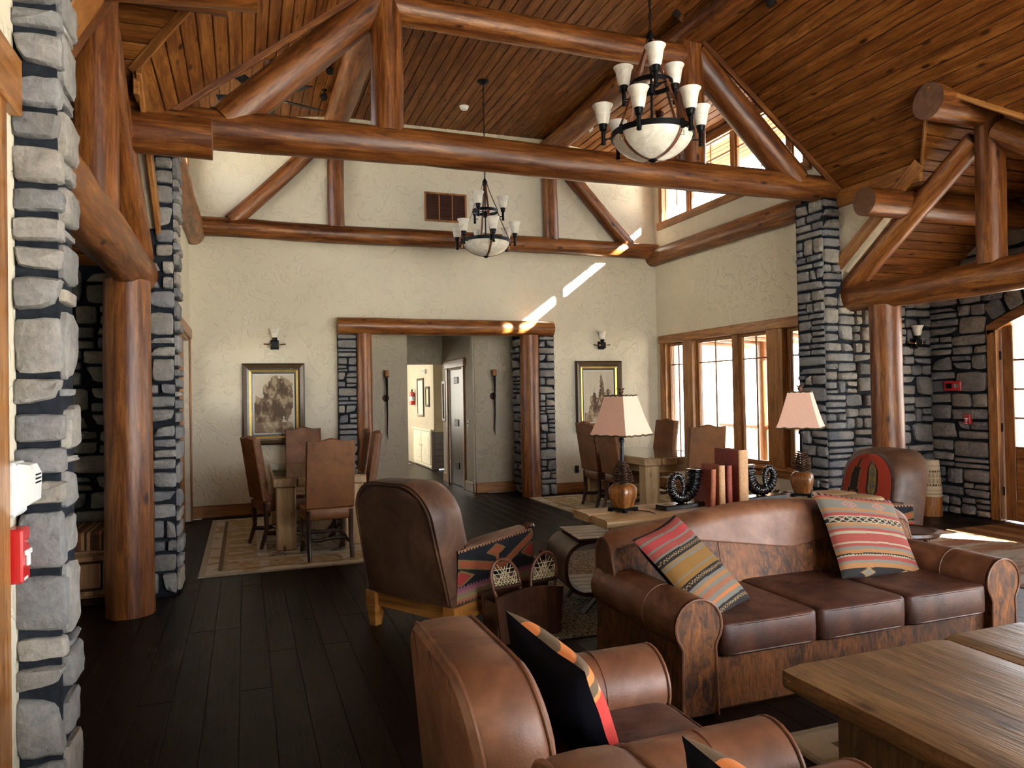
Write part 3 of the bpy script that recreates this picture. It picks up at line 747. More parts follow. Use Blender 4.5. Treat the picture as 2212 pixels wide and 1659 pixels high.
# ---- hall beyond the portal
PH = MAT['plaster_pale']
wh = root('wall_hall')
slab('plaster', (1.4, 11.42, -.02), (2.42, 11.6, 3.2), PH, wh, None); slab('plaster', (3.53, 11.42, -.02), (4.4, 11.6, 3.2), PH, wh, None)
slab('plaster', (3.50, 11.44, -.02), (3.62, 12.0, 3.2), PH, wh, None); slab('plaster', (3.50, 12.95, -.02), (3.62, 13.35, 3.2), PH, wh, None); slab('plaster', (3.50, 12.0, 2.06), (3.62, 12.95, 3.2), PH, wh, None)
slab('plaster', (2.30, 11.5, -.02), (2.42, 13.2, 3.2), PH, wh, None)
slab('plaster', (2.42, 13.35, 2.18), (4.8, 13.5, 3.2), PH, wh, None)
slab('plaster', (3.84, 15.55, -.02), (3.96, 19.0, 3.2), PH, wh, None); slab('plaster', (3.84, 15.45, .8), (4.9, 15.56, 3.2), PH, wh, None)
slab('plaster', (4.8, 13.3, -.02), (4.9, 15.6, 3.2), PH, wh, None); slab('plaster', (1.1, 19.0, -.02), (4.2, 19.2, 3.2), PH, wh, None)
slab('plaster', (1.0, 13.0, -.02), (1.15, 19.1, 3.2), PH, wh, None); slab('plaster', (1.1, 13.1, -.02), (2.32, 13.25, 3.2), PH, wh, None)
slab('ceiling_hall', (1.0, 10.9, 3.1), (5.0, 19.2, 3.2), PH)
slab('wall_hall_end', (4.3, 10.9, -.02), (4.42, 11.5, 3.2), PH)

# ---- baseboards
def baseboard(nm, a, b):
    o = wboard(nm, a, b); o['kind'] = 'structure'
baseboard('baseboard_back_left', (WX, BY-.018, 0), (1.24, BY, .165)); baseboard('baseboard_back_right', (4.62, BY-.018, 0), (EX, BY, .165))
baseboard('baseboard_hall_right', (3.53, 11.40, 0), (4.2, 11.42, .16)); baseboard('baseboard_hall_side', (3.48, 11.44, 0), (3.50, 12.0, .16)); baseboard('baseboard_hall_side_far', (3.48, 12.95, 0), (3.50, 13.35, .16))
baseboard('baseboard_hall_left', (1.7, 11.40, 0), (2.42, 11.42, .16)); baseboard('baseboard_right', (EX-.018, 7.15, 0), (EX, BY, .165)); baseboard('baseboard_hall_far', (3.0, 18.98, 0), (3.84, 19.0, .16))
# ================================================================== LOG FRAME
def truss(name, label, y, zt, rt, rp, rr, back=False):
    t = thing(name, label, 'truss', (CX, y, zt-rt))
    x0, x1 = (WX+.02, EX-.02)
    log('tie_beam', (x0+.02, y, zt), (x1-.02, y, zt), rt*1.16 if not back else rt*1.05, rt, t)
    for sx in (-1, 1):
        px = CX+sx*1.66
        log('queen_post', (px, y, zt+rt*.72), (px, y, 5.38), rp, rp*.97, t)
        if back: a, b = (CX+sx*3.06, y, zt+rt*.6), (CX+sx*1.78, y, 5.34)
        else: a, b = (CX+sx*3.05, y, zt+rt*.35), (CX+sx*1.72, y, 5.26)
        log('principal_rafter', a, b, rr*1.08, rr, t)
    if not back: log('collar_beam', (CX-1.60, y, 5.225), (CX+1.60, y, 5.225), .145, .135, t)
    return t
truss('roof_truss', 'large varnished log truss spanning the hall between the two stone pillars', TY, 3.93, .150, .152, .150)
truss('roof_truss', 'smaller log truss set against the cream back wall around the brown grille', BY-.10, 3.93, .125, .118, .105, True)
for sx, w in ((-1, 'left'), (1, 'right')):
    log('purlin_log', (CX+sx*1.66, BY-.02, 5.49), (CX+sx*1.66, .6, 5.49), .165, .175, None,
        'long ceiling purlin log on the %s carried by the queen posts' % w, 'purlin', group='ceiling purlin logs')
for x, w, wn_ in ((EX-.06, 'right', 'over the wide window'), (WX+.06, 'left', 'over the doors')):
    log('wall_log', (x, 7.06, 3.81), (x, BY-.02, 3.83), .15, .14, None, 'horizontal log along the %s wall %s' % (w, wn_), 'log', mat='log_pale')
# side gable trusses at the alcove mouths
for side, w in ((1, 'right'), (-1, 'left')):
    x = EX+.14 if side == 1 else WX-.14
    t = thing('alcove_truss', 'log gable truss with king post and braces at the mouth of the %s alcove' % w, 'truss', (x, AY, 2.4))
    log('tie_beam', (x, 6.86, 2.64), (x, 3.04, 2.64), .158, .168, t, mat='log_pale' if side == 1 else 'log')
    log('king_post', (x, AY-.02, 2.75), (x, AY-.02, 4.15), .128, .125, t)
    for sg in (1, -1):
        log('brace', (x, AY+sg*1.72, 2.78), (x, AY+sg*.12, 3.98), .122, .115, t, mat='log_pale' if side == 1 else 'log')
    for sg in (1, -1):
        if sg == -1: continue
        log('log_post', (x, AY+sg*1.235, -.005), (x, AY+sg*1.235, 2.51), .172, .162, None, 'thick varnished log post standing at the %s alcove under the gable truss' % w, 'post', mat='log_pale' if side == 1 else 'log', group='alcove log posts')
    mx = (lambda q: q) if side == 1 else mirror
    log('ridge_log', (mx(5.93), AY, 4.215), (mx(AE), AY, 4.215), .165, .17, None, 'ridge log jutting out of the %s alcove roof over the king post' % w, 'log', group='alcove roof logs')
    log('alcove_purlin', (mx(6.06), 5.84, 3.525), (mx(AE), 5.84, 3.525), .148, .155, None, 'lower roof log jutting out of the %s alcove beside the stone pillar' % w, 'log', group='alcove roof logs')
    if side == -1: log('alcove_purlin', (.08, 4.06, 3.80), (mx(AE), 4.06, 3.60), .148, .155, None, 'roof log end at the top of the left alcove nearest the camera', 'log', group='alcove roof logs')
# portal of logs in the back wall
log('portal_lintel', (1.255, BY-.10, 2.615), (4.585, BY-.10, 2.615), .122, .118, None, 'log lintel resting on the stone jambs of the hallway portal', 'lintel', mat='log_pale', wob=.01)
log('portal_post', (1.63, BY-.08, -.005), (1.63, BY-.08, 2.51), .118, .112, None, 'peeled log post at the left stone jamb of the hallway portal', 'post', mat='log_pale', wob=.01)
log('portal_post', (4.19, BY-.08, -.005), (4.19, BY-.08, 2.51), .155, .145, None, 'stout peeled log post at the right stone jamb of the hallway portal', 'post', mat='log_pale', wob=.01)

# ================================================================== WINDOWS AND DOORS
def sash(parent, x, y0, y1, z0, z1, mull, hz, fr=.05, dep=.05, side=1, mt=.010, solid=0.0):
    """one glazed sash in a wall of constant x: frame rails, muntins and panes"""
    xa, xb = x-dep/2, x+dep/2
    s_ = wboard('sash_stile', (xa, y0, z0), (xb, y0+fr, z1), parent); wboard('sash_stile', (xa, y1-fr, z0), (xb, y1, z1), parent)
    wboard('sash_rail', (xa, y0+fr, z0), (xb, y1-fr, z0+fr), parent); wboard('sash_rail', (xa, y0+fr, z1-fr), (xb, y1-fr, z1), parent)
    yy = [y0+fr]+[y0+fr+(y1-y0-2*fr)*m for m in mull]+[y1-fr]; zz_ = [z0+fr]+hz+[z1-fr]
    for m in yy[1:-1]: wboard('muntin', (x-.014, m-mt, z0+fr), (x+.014, m+mt, z1-fr), parent)
    for h in hz: wboard('muntin', (x-.013, y0+fr, h-.010), (x+.013, y1-fr, h+.010), parent)
    for a, b in zip(yy[:-1], yy[1:]):
        for c, d in zip(zz_[:-1], zz_[1:]):
            if d <= solid: wboard('door_panel', (x-.014, a, c), (x+.014, b, d), parent)
            else: mb = MB(); mb.box((x-.003, a, c), (x+.003, b, d)); obj('pane', mb, MAT['glass'], parent, smooth=0)
def casing(parent, x0, x1, y0, y1, z0, z1, w=.11, sill=True):
    wboard('casing', (x0, y0, z0), (x1, y0+w, z1-w-.02), parent); wboard('casing', (x0, y1-w, z0), (x1, y1, z1-w-.02), parent)
    wboard('casing', (x0-.012, y0-.02, z1-w-.02), (x1+.012, y1+.02, z1), parent)
    if sill: wboard('window_sill', (x0-.03, y0-.02, z0-.035), (x1+.02, y1+.02, z0), parent); wboard('apron', (x0, y0+.01, z0-.13), (x1, y1-.01, z0-.036), parent)
# big window low in the right wall
w1 = root('window_1'); xg = EX+.09
casing(w1, EX-.022, EX+.002, 7.13, 10.62, .57, 2.52)
for a, b in ((9.68, 9.94), (7.66, 7.96)): wboard('post', (EX-.025, a, .57), (EX+.17, b, 2.39), w1)
for a, b in ((7.20, 7.24), (10.48, 10.52)): wboard('jamb', (EX, a, .55), (EX+.18, b, 2.42), w1)
wboard('head_jamb', (EX, 7.24, 2.385), (EX+.18, 10.48, 2.42), w1); wboard('sill_jamb', (EX, 7.24, .55), (EX+.18, 10.48, .585), w1)
wboard('mullion', (EX+.03, 8.63, .585), (EX+.15, 8.76, 2.385), w1)
for a, b in ((9.94, 10.48), (8.76, 9.68), (7.96, 8.63), (7.24, 7.66)): sash(w1, xg, a, b, .585, 2.385, [.5], [2.03])
# clerestory windows, both walls
for nm, xw, s_ in (('window_2', EX, 1), ('window_3', WX, -1)):
    w = root(nm); xa, xb = (xw-.022, xw+.002) if s_ == 1 else (xw-.002, xw+.022)
    wboard('casing', (xa, 10.46, 4.34), (xb, 10.56, 5.30), w); wboard('casing', (xa, 7.12, 4.34), (xb, 7.22, 5.30), w)
    wboard('casing', (xa-.01, 7.10, 5.28), (xb+.01, 10.58, 5.40), w); wboard('window_sill', (xa-.02, 7.08, 4.28), (xb+.02, 10.60, 4.40), w)
    g = xw+s_*.09
    for a, b in ((9.76, 9.85), (8.62, 8.72), (7.48, 7.58)): wboard('mullion', (min(g-.05, g+.05), a, 4.40), (max(g-.05, g+.05), b, 5.32), w)
    for a, b in ((9.85, 10.50), (8.72, 9.76), (7.58, 8.62), (7.20, 7.48)): sash(w, g, a, b, 4.40, 5.32, [.5], [5.05], fr=.030, mt=.006)
# part-glazed doors in the left wall, solid lower panels added to cut light
d1 = root('door_1'); casing(d1, WX-.002, WX+.022, 7.22, 10.62, 0, 2.54, sill=False)
wboard('head_jamb', (WX-.18, 7.3, 2.38), (WX, 10.5, 2.42), d1)
for a, b in ((7.20, 8.28), (8.34, 9.40), (9.46, 10.52)): sash(d1, WX-.09, a, b, .0, 2.38, [.5], [.8, 1.45, 1.9], fr=.11, solid=1.5)
for a in (8.28, 9.40): wboard('mullion', (WX-.15, a, 0), (WX+.0, a+.06, 2.38), d1)
# arched entry door
d2 = root('door_2')
def arch_band(r0, z0, rise, wid, x0, x1, name, yl, yr, mat, par):
    n_ = 28; out = []; inn = []
    for i in range(n_+1):
        y = yl+(yr-yl)*i/n_; q = abs(y-AY)/r0; out.append((y, z0+rise*(1-q*q)))
    for i in range(n_+1):
        y = yr+(yl-yr)*i/n_; q = abs(y-AY)/r0; inn.append((y, z0+rise*(1-q*q)-wid))
    mb = MB(); mb.prism(out+inn, x0, x1, 'x'); return obj(name, mb, mat, par, smooth=0)
arch_band(1.31, 2.31, .35, .12, AE-.03, AE+.20, 'arched_head', 3.64, 6.26, MAT['trim_y'], d2)
for a, b in ((6.14, 6.26), (3.64, 3.76)): wboard('casing', (AE-.03, a, 0), (AE+.20, b, 2.26), d2)
for yl, yr in ((4.97, 6.13), (3.77, 4.93)):
    lf = thing('door_leaf', None, None, (AE+.08, (yl+yr)/2, 0)); lf.parent = d2; KIDS.setdefault(d2, []).append(lf)
    xa, xb = AE+.05, AE+.10
    for a, b in ((yl, yl+.13), (yr-.13, yr)): wboard('stile', (xa, a, .01), (xb, b, arch(b if a < AY else a)-.14), lf)
    wboard('bottom_rail', (xa, yl+.13, .01), (xb, yr-.13, .26), lf); wboard('lock_rail', (xa, yl+.13, .74), (xb, yr-.13, .88), lf)
    wboard('door_panel', (xa+.012, yl+.13, .26), (xb-.012, yr-.13, .74), lf); wboard('raised_panel', (xa, yl+.21, .33), (xb, yr-.21, .67), lf, .012)
    for h in (1.21, 1.55, 1.89): wboard('muntin', (xa+.008, yl+.13, h-.012), (xb-.008, yr-.13, h+.012), lf)
    wboard('muntin', (xa+.008, (yl+yr)/2-.012, .88), (xb-.008, (yl+yr)/2+.012, arch((yl+yr)/2)-.14), lf)
    arch_band(1.31, 2.31, .35, .12, xa, xb, 'arched_rail', yl+.1, yr-.1, MAT['trim_y'], lf).location.z -= .12
    for a, b in ((yl+.13, (yl+yr)/2-.012), ((yl+yr)/2+.012, yr-.13)):
        for c, d in ((.88, 1.198), (1.222, 1.538), (1.562, 1.878), (1.902, 2.16)):
            mb = MB(); mb.box((AE+.072, a, c), (AE+.078, b, d)); obj('pane', mb, MAT['glass'], lf, smooth=0)
for z in (.35, 1.1, 1.95):
    mb = MB(); mb.tube([(AE+.03, 6.135, z-.05), (AE+.03, 6.135, z+.05)], .012, 8); obj('hinge', mb, MAT['iron'], d2)
# casing of a doorway at the very left edge of the picture
tr = root('trim_1'); wboard('casing', (WX-.005, 2.40, 0), (WX+.02, 2.575, 2.62), tr); wboard('header', (WX-.005, 1.9, 2.50), (WX+.035, 2.68, 2.68), tr)
# doorway and door in the hall
d3 = root('door_3')
for a, b in ((11.90, 12.0), (12.95, 13.05)): wboard('casing', (3.475, a, 0), (3.50, b, 2.08), d3)
wboard('casing', (3.465, 11.86, 2.08), (3.50, 13.09, 2.22), d3)
lf = board('door_leaf', (3.52, 12.02, .01), (3.56, 12.93, 2.05), MAT['walnut'], d3)
for z in (.3, 1.05, 1.8): wboard('strap_hinge', (3.508, 12.35, z), (3.522, 12.62, z+.12), lf).data.materials[0] = MAT['iron']

# windows behind the camera
w4 = root('window_4')
for a, b in ((-1.5, -.32), (-.28, .88), (.92, 2.1)): sash(w4, EX+.12, a, b, .5, 2.6, [.5], [2.0])
w5 = root('window_5')
for i in range(4):
    xa = 1.9+1.05*i
    for a, b in (((xa, SY-.16, .3), (xa+.05, SY-.10, 3.2)), ((xa+1.0, SY-.16, .3), (xa+1.05, SY-.10, 3.2)), ((xa+.05, SY-.16, .3), (xa+1.0, SY-.10, .36)), ((xa+.05, SY-.16, 3.14), (xa+1.0, SY-.10, 3.2)), ((xa+.05, SY-.16, 2.3), (xa+1.0, SY-.10, 2.36))): wboard('sash_bar', a, b, w5)
    mb = MB(); mb.box((xa+.05, SY-.134, .36), (xa+1.0, SY-.126, 3.14)); obj('pane', mb, MAT['glass'], w5, smooth=0)

# ================================================================== OUTSIDE
slab('ground', (-60, -60, -.6), (80, 80, -.5), MAT['ground'])
def porch(nm, x0, x1, y0, y1, zr, posts, rails, rafters):
    pr = root(nm)
    slab('deck', (min(x0, x1), y0, -.15), (max(x0, x1), y1, -.05), MAT['deck'], pr, None)
    mb = MB(); mb.add([(x0, y0, zr+.15), (x1, y0, zr), (x1, y1, zr), (x0, y1, zr+.15), (x0, y0, zr+.27), (x1, y0, zr+.12), (x1, y1, zr+.12), (x0, y1, zr+.27)],
        [(0, 1, 2, 3), (7, 6, 5, 4), (0, 4, 5, 1), (1, 5, 6, 2), (2, 6, 7, 3), (3, 7, 4, 0)]); obj('porch_roof', mb, MAT['porch'], pr, smooth=0)
    mb = MB(); mb.add([(x0, y0, zr+.275), (x1, y0, zr+.125), (x1, y1, zr+.125), (x0, y1, zr+.275), (x0, y0, zr+.29), (x1, y0, zr+.14), (x1, y1, zr+.14), (x0, y1, zr+.29)], [(0, 1, 2, 3), (7, 6, 5, 4), (0, 4, 5, 1), (1, 5, 6, 2), (2, 6, 7, 3), (3, 7, 4, 0)]); obj('roofing', mb, MAT['roofing'], pr, smooth=0)
    for y in rafters: log('rafter', (x0, y, zr+.06), (x1, y, zr-.09), .07, .07, pr, mat='log_pale')
    for x, y in posts: log('porch_post', (x, y, -.1), (x, y, zr+.0), .10, .095, pr, mat='log_pale')
    for (xa, ya, xb, yb) in rails:
        for z in (.88, .12): log('rail', (xa, ya, z), (xb, yb, z), .04, .04, pr, mat='log_pale')
        nb = int(sqrt((xb-xa)**2+(yb-ya)**2)/.14)
        for i in range(1, nb):
            t = i/nb; mb = MB(); x_, y_ = xa+(xb-xa)*t, ya+(yb-ya)*t
            mb.tube([(0, 0, .12), (.006*sin(i*7), .006*cos(i*5), .5), (0, 0, .88)], .018, 6); obj('baluster', mb, MAT['porch'], pr, T(x_, y_, 0))
    return pr
porch('porch_east', EX+.22, 9.9, 7.3, 13.2, 2.62, [(9.5, 7.6), (9.5, 9.6), (9.5, 11.7)], [(9.5, 7.6, 9.5, 13.1)], [7.7, 8.4, 9.1, 9.8, 10.5, 11.2, 11.9, 12.6])
porch('added_shade_porch_west', WX-.24, -4.2, 7.3, 13.2, 2.50, [(-3.8, 7.6), (-3.8, 9.6), (-3.8, 11.7)], [(-3.8, 7.6, -3.8, 13.1)], [])  # unseen porch, added to limit daylight through the left doors
porch('added_shade_porch_entry', AE+.25, 12.2, 2.0, 7.25, 3.05, [(11.6, 2.6), (11.6, 6.9)], [], [3.0, 4.0, 5.0, 6.0, 7.0])  # added outside the arched door to hold back the sun
porch('added_shade_porch_south_east', EX+.22, 9.5, SY-1.2, 2.6, 3.0, [(9.2, -1.0)], [], [])  # out of view, added to keep sun off the near east window
mb = MB(); mb.box((-1.5, SY-4.2, 5.0), (8.5, SY-.2, 5.2)); obj('added_shade_roof_south', mb, MAT['porch'], smooth=0, kind='structure')  # unseen roof, added so no sun enters the south windows
# ================================================================== FURNITURE
def sp(c, e): return math.copysign(abs(c)**e, c)
def soft_box(w, d, h, e=.28, nu=32, nv=14, puff=0.0):
    """rounded cushion block centred on the origin"""
    def f(u, v):
        a = 2*pi*u; b = -pi/2+pi*v
        x = w/2*sp(cos(a), e)*sp(cos(b), e); y = d/2*sp(sin(a), e)*sp(cos(b), e); z = h/2*sp(sin(b), e)
        if puff: z += puff*(1-(2*x/w)**2)*(1-(2*y/d)**2)*(1 if z > 0 else -.3)+.004*N3(x*6, y*6, z*9)
        return (x, y, z)
    mb = MB(); mb.grid(f, nu, nv, cu=True); return mb
def loft(rings, mb=None, capped=True, mi=0):
    mb = mb or MB(); n = len(rings[0]); V = [p for r in rings for p in r]
    F = [(i*n+k, i*n+(k+1) % n, (i+1)*n+(k+1) % n, (i+1)*n+k) for i in range(len(rings)-1) for k in range(n)]
    if capped: F += [tuple(range(n-1, -1, -1)), tuple((len(rings)-1)*n+k for k in range(n))]
    mb.add(V, F, mi); return mb
def inset(poly, d):
    cx = sum(p[0] for p in poly)/len(poly); cz = sum(p[1] for p in poly)/len(poly); out = []
    for x, z in poly:
        L = sqrt((x-cx)**2+(z-cz)**2) or 1; out.append((x-(x-cx)/L*d, z-(z-cz)/L*d))
    return out
def piping(parent, pts, r, mat, closed=False, name='piping'):
    mb = MB(); mb.tube(pts, r, 6, closed=closed); return obj(name, mb, mat, parent)
LE, HI, LS_ = MAT['leather'], MAT['hide'], MAT['leather_seat']
# ---------------------------------------------------------------- sofa
def arm_outline(r=.128, zc=.452, hw_=.092, n=16, z0=.02):
    pts = [(-hw_-.008, z0), (-hw_, zc-r*.8)]
    for i in range(n+1):
        a = radians(218)-radians(256)*i/n; pts.append((r*cos(a), zc+r*sin(a)))
    return pts+[(hw_, zc-r*.8), (hw_+.008, z0)]
def arm(par, x, y0, y1, mats, r=.128, zc=.452, side=1):
    """a rolled arm: hide body, leather sleeve over the roll, piped front"""
    o = arm_outline(r, zc); body = MB(); body.prism([(x+p, q) for p, q in o], y0, y1, 'y')
    b = obj('arm', body, mats[0], par)
    def f(u, v):
        a = radians(236)-radians(292)*u; rr = r+.006+.002*N3(u*5, v*7, x)
        return (x+rr*cos(a), y0+.012+(y1-y0-.012)*v, zc+rr*sin(a))
    mb = MB(); mb.grid(f, 26, 12); obj('arm_sleeve', mb, mats[1], b)
    piping(b, [(x+p*1.02, y0-.002, zc+(q-zc)*1.02) for p, q in o], .007, mats[1])
    for k in (.34, .38): 
        if k == .38: continue
        yy = y0+(y1-y0)*k; piping(b, [(x+(r+.0065)*cos(radians(236)-radians(292)*i/24), yy, zc+(r+.0065)*sin(radians(236)-radians(292)*i/24)) for i in range(25)], .0035, mats[1], name='seam')
    return b
sofa = thing('sofa', 'long brown leather and brindle hide sofa with two striped pillows on it', 'sofa', (3.105, 3.5, 0))
for x in (-1.045, 1.045): arm(sofa, x, -.45, .46, (HI, LE))
mb = MB(); mb.cbox((-.96, -.40, .0), (.96, .46, .285), .015); obj('base', mb, HI, sofa, smooth=0)
def zt(x): return .785+.108*cos(min(1, abs(x)/1.1)*pi/2)**1.6
def zy(x): return min(zt(x)-.085, .715-.105*max(0, 1-abs(x-.12)/.75))
def back_prof(x, t):
    """0 = seat line inside, 1 = floor outside"""
    z = zt(x); e = max(0, abs(x)-1.04)/.1; z -= .05*e*e
    if t < .5: s_ = t/.5; return (.19+.085*s_, .38+(z-.10-.38)*s_)
    if t < .8: a = pi*(1-(t-.5)/.3); return (.375+.10*cos(a), z-.10+.10*sin(a))
    s_ = (t-.8)/.2; return (.475, z-.10-(z-.12)*s_)
def t_of_z(x, zq): return .5*(zq-.38)/(zt(x)-.10-.38)
BX = 1.13
mb = MB(); mb.grid(lambda u, v: (lambda x: (lambda p: (x, p[0], p[1]))(back_prof(x, t_of_z(x, zy(x))*v)))(-BX+2*BX*u), 60, 10); bk = obj('backrest', mb, HI, sofa)
def f(u, v):
    x = -BX+2*BX*u; t0 = t_of_z(x, zy(x)); t = t0+(1-t0)*v; y, z = back_prof(x, t)
    return (x, y-.006*(1 if t < .6 else -.5), z+.002)
mb = MB(); mb.grid(f, 60, 30); obj('back_yoke', mb, LE, sofa)
for s_ in (-1, 1):   # closed ends of the back
    ring = [back_prof(s_*BX, i/30) for i in range(31)]; c = (.33, .5); mb = MB()
    V = [(s_*BX, y, z) for y, z in ring]+[(s_*(BX+.015), c[0], c[1])]; mb.add(V, [(i, i+1, 31) for i in range(30)]+[(30, 0, 31)]); obj('back_end', mb, HI, sofa)
    piping(sofa, [(s_*(BX+.002), y, z) for y, z in ring[2:26]], .007, LE)
piping(sofa, [(x_, back_prof(x_, t_of_z(x_, zy(x_)))[0]-.008, zy(x_)) for x_ in [-1.1+2.2*i/60 for i in range(61)]], .004, LE, name='yoke_seam')
for x_, zb in ((-.42, .39), (.40, .39)): piping(sofa, [(x_, back_prof(x_, t_of_z(x_, zb+(zy(x_)-zb)*i/8))[0]-.001, zb+(zy(x_)-zb)*i/8) for i in range(9)], .003, HI, name='hide_seam')
for i in range(3):
    x_ = -.612+.612*i; c = obj('seat_cushion', soft_box(.606, .72, .175, .15, 48, 18, .010), LS_, sofa, T(x_, -.10, .365))
    for z_ in (.073, -.07): piping(c, [(.30*sp(cos(2*pi*k/48), .2), .357*sp(sin(2*pi*k/48), .2), z_) for k in range(48)], .005, LS_, True)
# ---------------------------------------------------------------- leather armchairs in the foreground
def rounded(w, z0, z1, r, n=8):
    p = [(-w, z0)]
    for i in range(n+1): a = pi-pi/2*i/n; p.append((-w+r+r*cos(a), z1-r+r*sin(a)))
    for i in range(n+1): a = pi/2-pi/2*i/n; p.append((w-r+r*cos(a), z1-r+r*sin(a)))
    return p+[(w, z0)]
def leather_armchair(label, loc, rz_):
    t = thing('leather_armchair', label, 'armchair', loc, rz_, 'leather armchairs around the low table')
    for x in (-.36, .36): arm(t, x, -.41, .36, (LE, LE), .135, .455)
    mb = MB(); mb.cbox((-.30, -.38, .03), (.30, .40, .27), .02); obj('base', mb, LE, t, smooth=0)
    o = rounded(.40, .06, .845, .20)
    rings = []
    for y, d in ((.26, .05), (.285, .015), (.32, 0), (.38, -.004), (.44, 0), (.475, .012), (.495, .04)):
        rings.append([(p, y+max(0, q-.35)*.16, q) for p, q in inset(o, d)])
    b = obj('backrest', loft(rings), LE, t)
    for y, d in ((.285, .010), (.475, .008)): piping(b, [(p, y+max(0, q-.35)*.16, q) for p, q in inset(o, d)], .006, LE)
    for x in (-.22, 0, .22): piping(b, [(x, .498+max(0, q-.35)*.16, q) for q in (.1, .3, .5, .7, .82)], .003, LE, name='seam')
    piping(b, [(-.402, y+(.55-.35)*.16, .55) for y in (.30, .38, .46)], .003, LE, name='seam')
    for z in (.72,): piping(b, [(.30*k/6, .27+.06, z) for k in range(-6, 7)], .003, LE, name='seam')
    c = obj('seat_cushion', soft_box(.56, .72, .17, .25, 36, 14, .015), LS_, t, T(0, -.05, .345))
    piping(c, [(.278*sp(cos(2*pi*k/40), .22), .357*sp(sin(2*pi*k/40), .22), .068) for k in range(40)], .005, LS_, True)
    for x in (-.36, .36):
        for y in (-.34, .40):
            mb = MB(); mb.lathe([(.025, 0), (.03, .03)], 10, (x, y, 0)); obj('foot', mb, MAT['darkwood'], t)
    return t
leather_armchair('tan leather armchair in the foreground holding a black and red pillow', (1.09, 2.2, 0), pi/2)
leather_armchair('tan leather armchair cut off by the bottom edge of the picture', (1.13, 1.17, 0), pi/2)

# ---------------------------------------------------------------- pillows
def pillow(label, M, size, front, t=.085, back='velvet', nu=64, nv=150, cat='pillow'):
    th_ = thing('throw_pillow', label, cat, M=M)
    w, h = size
    def sh(u, v, s):
        x, y = 2*u-1, 2*v-1; k = max(0, (1-abs(x)**2.6)*(1-abs(y)**2.6))**.5
        px = w/2*x*(1-.055*(1-y*y)); py = h/2*y*(1-.055*(1-x*x))
        return (px, py, s*t*k+.004*N3(x*2, y*2, 1.0))
    mb = MB(); mb.grid(lambda u, v: sh(u, v, 1), nu, nv, colfn=front); obj('pillow_front', mb, MAT['kilim'], th_)
    mb = MB(); mb.grid(lambda u, v: sh(u, v, -1), 24, 24); obj('pillow_back', mb, MAT[back], th_)
    return th_
def basis(o, ux, uy):
    x = Vector(ux).normalized(); y = Vector(uy); y = (y-x*y.dot(x)).normalized(); z = x.cross(y)
    return Matrix(((x.x, y.x, z.x, o[0]), (x.y, y.y, z.y, o[1]), (x.z, y.z, z.z, o[2]), (0, 0, 0, 1)))
def bands(v, st):
    for e, c in st:
        if v < e: return c
    return st[-1][1]
RED, ORG, GRY, CRM, BLK, GLD, TAN = (.25, .050, .038), (.29, .135, .05), (.150, .142, .118), (.29, .25, .17), (.015, .012, .012), (.21, .108, .025), (.23, .15, .07)
def p_right(u, v):
    w = v+.002*sin(u*9)
    st = [(.09, BLK), (.14, ORG), (.17, GRY), (.215, RED), (.235, CRM), (.245, BLK), (.285, ORG), (.32, GRY), (.355, RED), (.375, CRM), (.47, RED), (.50, CRM), (.535, RED), (.565, GRY), (.60, ORG), (.61, CRM), (.675, BLK), (.69, CRM), (.73, RED), (.755, GRY), (.79, ORG), (.90, GRY), (.925, ORG), (.955, RED), (1.1, BLK)]
    c = bands(w, st)
    if .61 <= w < .675:
        k = (u*11) % 1; q = abs(k-.5)*2; r = abs((w-.6425)/.0325)
        if abs(q-r) < .22: c = CRM
        elif r < .5 and q < .5: c = RED if int(u*11) % 2 else GRY
    if .215 <= w < .245 and ((u*34) % 1) < .5 and w > .225: c = BLK if w < .238 else c
    if w < .09:
        for m in (.28, .74):
            if abs(u-m)/.09+abs(w-.045)/.045 < 1: c = TAN if abs(u-m)/.05+abs(w-.045)/.025 > 1 else GRY
    if .79 <= w < .90:
        for m in (.30, .68):
            d = abs(u-m)/.10+abs(w-.845)/.055
            if .78 < d < 1 or .3 < d < .5: c = (.42, .16, .12)
    if w >= .955 and ((u*16) % 1) < .45: c = CRM if ((w*60) % 1) < .5 else RED
    return c
def p_left(u, v):
    w = 1-v+.002*sin(u*8)
    st = [(.03, BLK), (.09, RED), (.115, GRY), (.19, (.33, .04, .04)), (.21, GRY), (.27, RED), (.29, GRY), (.31, BLK), (.335, TAN), (.36, BLK), (.39, (.20, .13, .06)), (.41, GRY), (.52, GLD), (.535, GRY), (.58, GLD), (.60, BLK), (.625, TAN), (.65, BLK), (.68, GRY), (.72, ORG), (.75, GRY), (.80, (.26, .10, .05)), (.84, GRY), (.87, (.40, .13, .04)), (.91, GRY), (.935, BLK), (.955, TAN), (1.1, BLK)]
    c = bands(w, st)
    for a in (.3225, .6125, .945):
        if abs(w-a) < .03:
            z = a+.012*(abs(((u*24) % 1)-.5)*4-1)
            c = TAN if abs(w-z) < .007 else (BLK if abs(w-a) < .026 else c)
    return c
def p_near(u, v):
    c = (.55, .045, .035)
    if v > .74: c = (.13, .085, .05)
    if v > .70 and abs(((v*5+u*2.2) % 1)-.5) < .22 and u < .8: c = (.60, .19, .05)
    if .70 < v < .75: c = (.50, .20, .06) if ((u*12) % 1) < .5 else (.45, .40, .3)
    if v < .16 and ((u*3+v*2) % 1) < .4: c = (.45, .38, .25)
    return c
pillow('square pillow with thin grey, red and orange stripes at the sofa\'s right end', basis((3.685, 3.585, .655), (.67, 0, -.10), (.14, .30, .45)), (.66, .57), p_right)
pillow('red and mustard striped kilim pillow tilted against the sofa\'s left arm', basis((2.26, 3.40, .635), (.35, .16, .075), (-.355, .26, .355)), (.42, .60), p_left)
